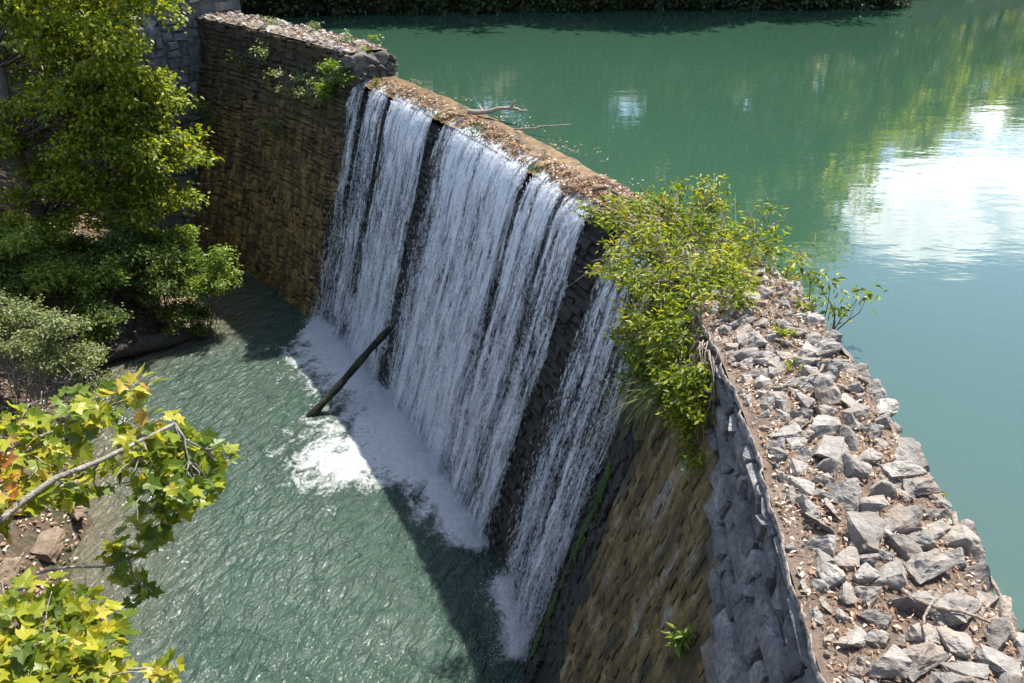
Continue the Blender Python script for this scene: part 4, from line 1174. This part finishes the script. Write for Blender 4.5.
# ------------------------------------------------------------------ foreground sycamore
OUT = [(0, 0), (.16, -.04), (.30, -.06), (.50, .10), (.36, .24), (.40, .34), (.60, .56), (.34, .55), (.22, .60), (.16, .76), (0, 1.0)]
OUT = OUT + [(-x, y) for x, y in OUT[-2:0:-1]]
def syc_geo(seed):
    r_ = np.random.default_rng(seed)
    o = np.array(OUT) + r_.normal(0, .022, (len(OUT), 2)); c = np.array([[0, .30]])
    p = np.vstack([o, c]); fold = r_.uniform(.05, .35); curl = r_.uniform(-.28, .12); tw = r_.normal(0, .12)
    z = np.abs(p[:, 0]) * fold + curl * (p[:, 1] - .2) ** 2 + tw * p[:, 0] * p[:, 1] + r_.normal(0, .018, len(p))
    n = len(o)
    return np.c_[p, z], [(i, (i + 1) % n, n) for i in range(n)]
SYCM = [mesh_data('leaf', *syc_geo(500 + i), M['leaf_syc_obj']) for i in range(9)]
sroot = np.array([-5.6, 2.2, -4.8])
syc = empty('sycamore_tree', sroot)
tag(syc, 'sycamore with large yellow green lobed leaves in the left foreground', 'tree')
tube('trunk', [(np.array([(-5.6, 2.2, -4.8), (-5.5, 2.3, -2.5), (-5.3, 2.5, -.5), (-5.2, 2.6, 1.0), (-5.1, 2.7, 2.4)]) - sroot, [.20, .17, .14, .10, .05])], M['bark_syc'], syc, 10)
rgs = np.random.default_rng(601)
# branches: (start, end, radius)
BR = [((-5.2, 2.6, 1.5), (-3.12, 3.56, 2.14), (-2.33, 4.48, 2.26), .034), ((-5.25, 2.4, .6), (-3.1, 2.95, 1.75), (-2.21, 3.2, 1.36), .022), ((-5.15, 2.7, 1.8), (-3.6, 3.92, 2.25), (-2.69, 4.74, 2.33), .022),
      ((-5.25, 2.6, .9), (-3.2, 3.7, 1.5), (-2.6, 4.2, 1.35), .016)]
bp = []; brpts = []
for a, c_, b, r in BR:
    p = np.vstack([bend(a, c_, 6, .02, rgs, .02)[:-1], bend(c_, b, 6, .02, rgs, .03)]); brpts.append(p); bp.append((p - sroot, np.linspace(r, r * .35, len(p))))
# leaf sprays: centre, radius, count
SPR = [ ((-2.68, 4.76, 2.37), 0.15, 14), ((-2.79, 4.55, 2.34), 0.16, 16), ((-2.98, 4.48, 2.41), 0.17, 16), ((-2.51, 4.47, 2.19), 0.22, 30), ((-2.32, 4.55, 1.99), 0.2, 28), ((-2.17, 4.64, 1.83), 0.13, 14), ((-2.37, 4.23, 1.97), 0.24, 34), ((-2.47, 4.19, 2.16), 0.2, 22), ((-2.22, 4.34, 1.83), 0.18, 20), ((-2.55, 4.21, 1.57), 0.2, 22), ((-2.75, 4.09, 1.41), 0.16, 16), ((-2.65, 4.01, 1.13), 0.11, 9), ((-2.44, 4.34, 1.64), 0.17, 16), ((-3.3, 4.34, 2.35), 0.22, 24), ((-3.11, 4.08, 2.19), 0.24, 30), ((-3.02, 4.32, 2.24), 0.2, 24), ((-3.11, 3.77, 2.19), 0.22, 26), ((-2.77, 4.11, 2.11), 0.17, 18), ((-2.92, 3.98, 2.09), 0.16, 14), ((-3.41, 3.96, 2.35), 0.3, 26), ((-3.22, 3.6, 2.11), 0.2, 14), ((-2.83, 3.21, 1.89), 0.22, 30), ((-2.7, 3.3, 1.71), 0.22, 32), ((-2.63, 2.96, 1.83), 0.24, 36), ((-2.48, 3.17, 1.61), 0.18, 26), ((-2.68, 2.81, 1.89), 0.24, 30), ((-2.46, 2.91, 1.68), 0.2, 28), ((-2.52, 3.39, 1.52), 0.14, 14), ((-2.37, 3.01, 1.55), 0.14, 14), ((-2.13, 3.22, 1.3), 0.1, 10), ((-2.9, 2.89, 1.98), 0.3, 30) ]
LV = []
for c, r, n in SPR:
    c = np.array(c); n = int(n * 1.6)
    best = min(((np.linalg.norm(p - c), tuple(p)) for pts in brpts for p in pts[2:]), key=lambda q: q[0])[1]
    tw = bend(best, c, 5, .05, rgs, .06); bp.append((tw - sroot, np.linspace(.010, .005, 5)))
    for _ in range(4):
        e = c + rgs.normal(0, r * .6, 3) * np.array([1, 1, .6]); bp.append((bend(tw[3], e, 4, .05, rgs, .06) - sroot, np.linspace(.006, .0025, 4)))
    d = rgs.normal(0, 1, (n, 3)); d /= np.linalg.norm(d, axis=1)[:, None]; d *= (rgs.random(n) ** .45)[:, None] * r
    d[:, 2] *= .7
    for q in d: LV.append((c + q, q / r))
tube('branches', bp, M['bark_syc'], syc, 6)
def leaf_matrix(p, o):
    dv = Vector((o[0] * .6 + rgs.normal(0, .5), o[1] * .6 + rgs.normal(0, .5) - .1, rgs.normal(-.25, .35))).normalized()
    up = Vector((rgs.normal(.1, .6), rgs.normal(-.2, .6), 1)).normalized()
    x = dv.cross(up).normalized(); z = x.cross(dv)
    k = rgs.uniform(.065, .13)
    m_ = Matrix((x, dv, z)).transposed().to_4x4()
    return Matrix.Translation(Vector(p)) @ m_ @ Matrix.Scale(k, 4)
LV.sort(key=lambda l: np.linalg.norm(l[0] - np.array([0, 0, 5.5])))
for p, o in LV[:300]:
    ob = link('leaf', SYCM[rgs.integers(9)], syc)
    ob.matrix_local = Matrix.Translation(Vector(-sroot)) @ leaf_matrix(p, o)
VV, FF = [], []; b0 = 0
for p, o in LV[300:]:
    me = SYCM[rgs.integers(9)]; mm = Matrix.Translation(Vector(-sroot)) @ leaf_matrix(p, o)
    VV += [tuple(mm @ v.co) for v in me.vertices]; FF += [tuple(i + b0 for i in f.vertices) for f in me.polygons]; b0 += len(me.vertices)
f = mk('foliage', np.array(VV), FF, M['leaf_syc'], syc); f['kind'] = 'stuff'
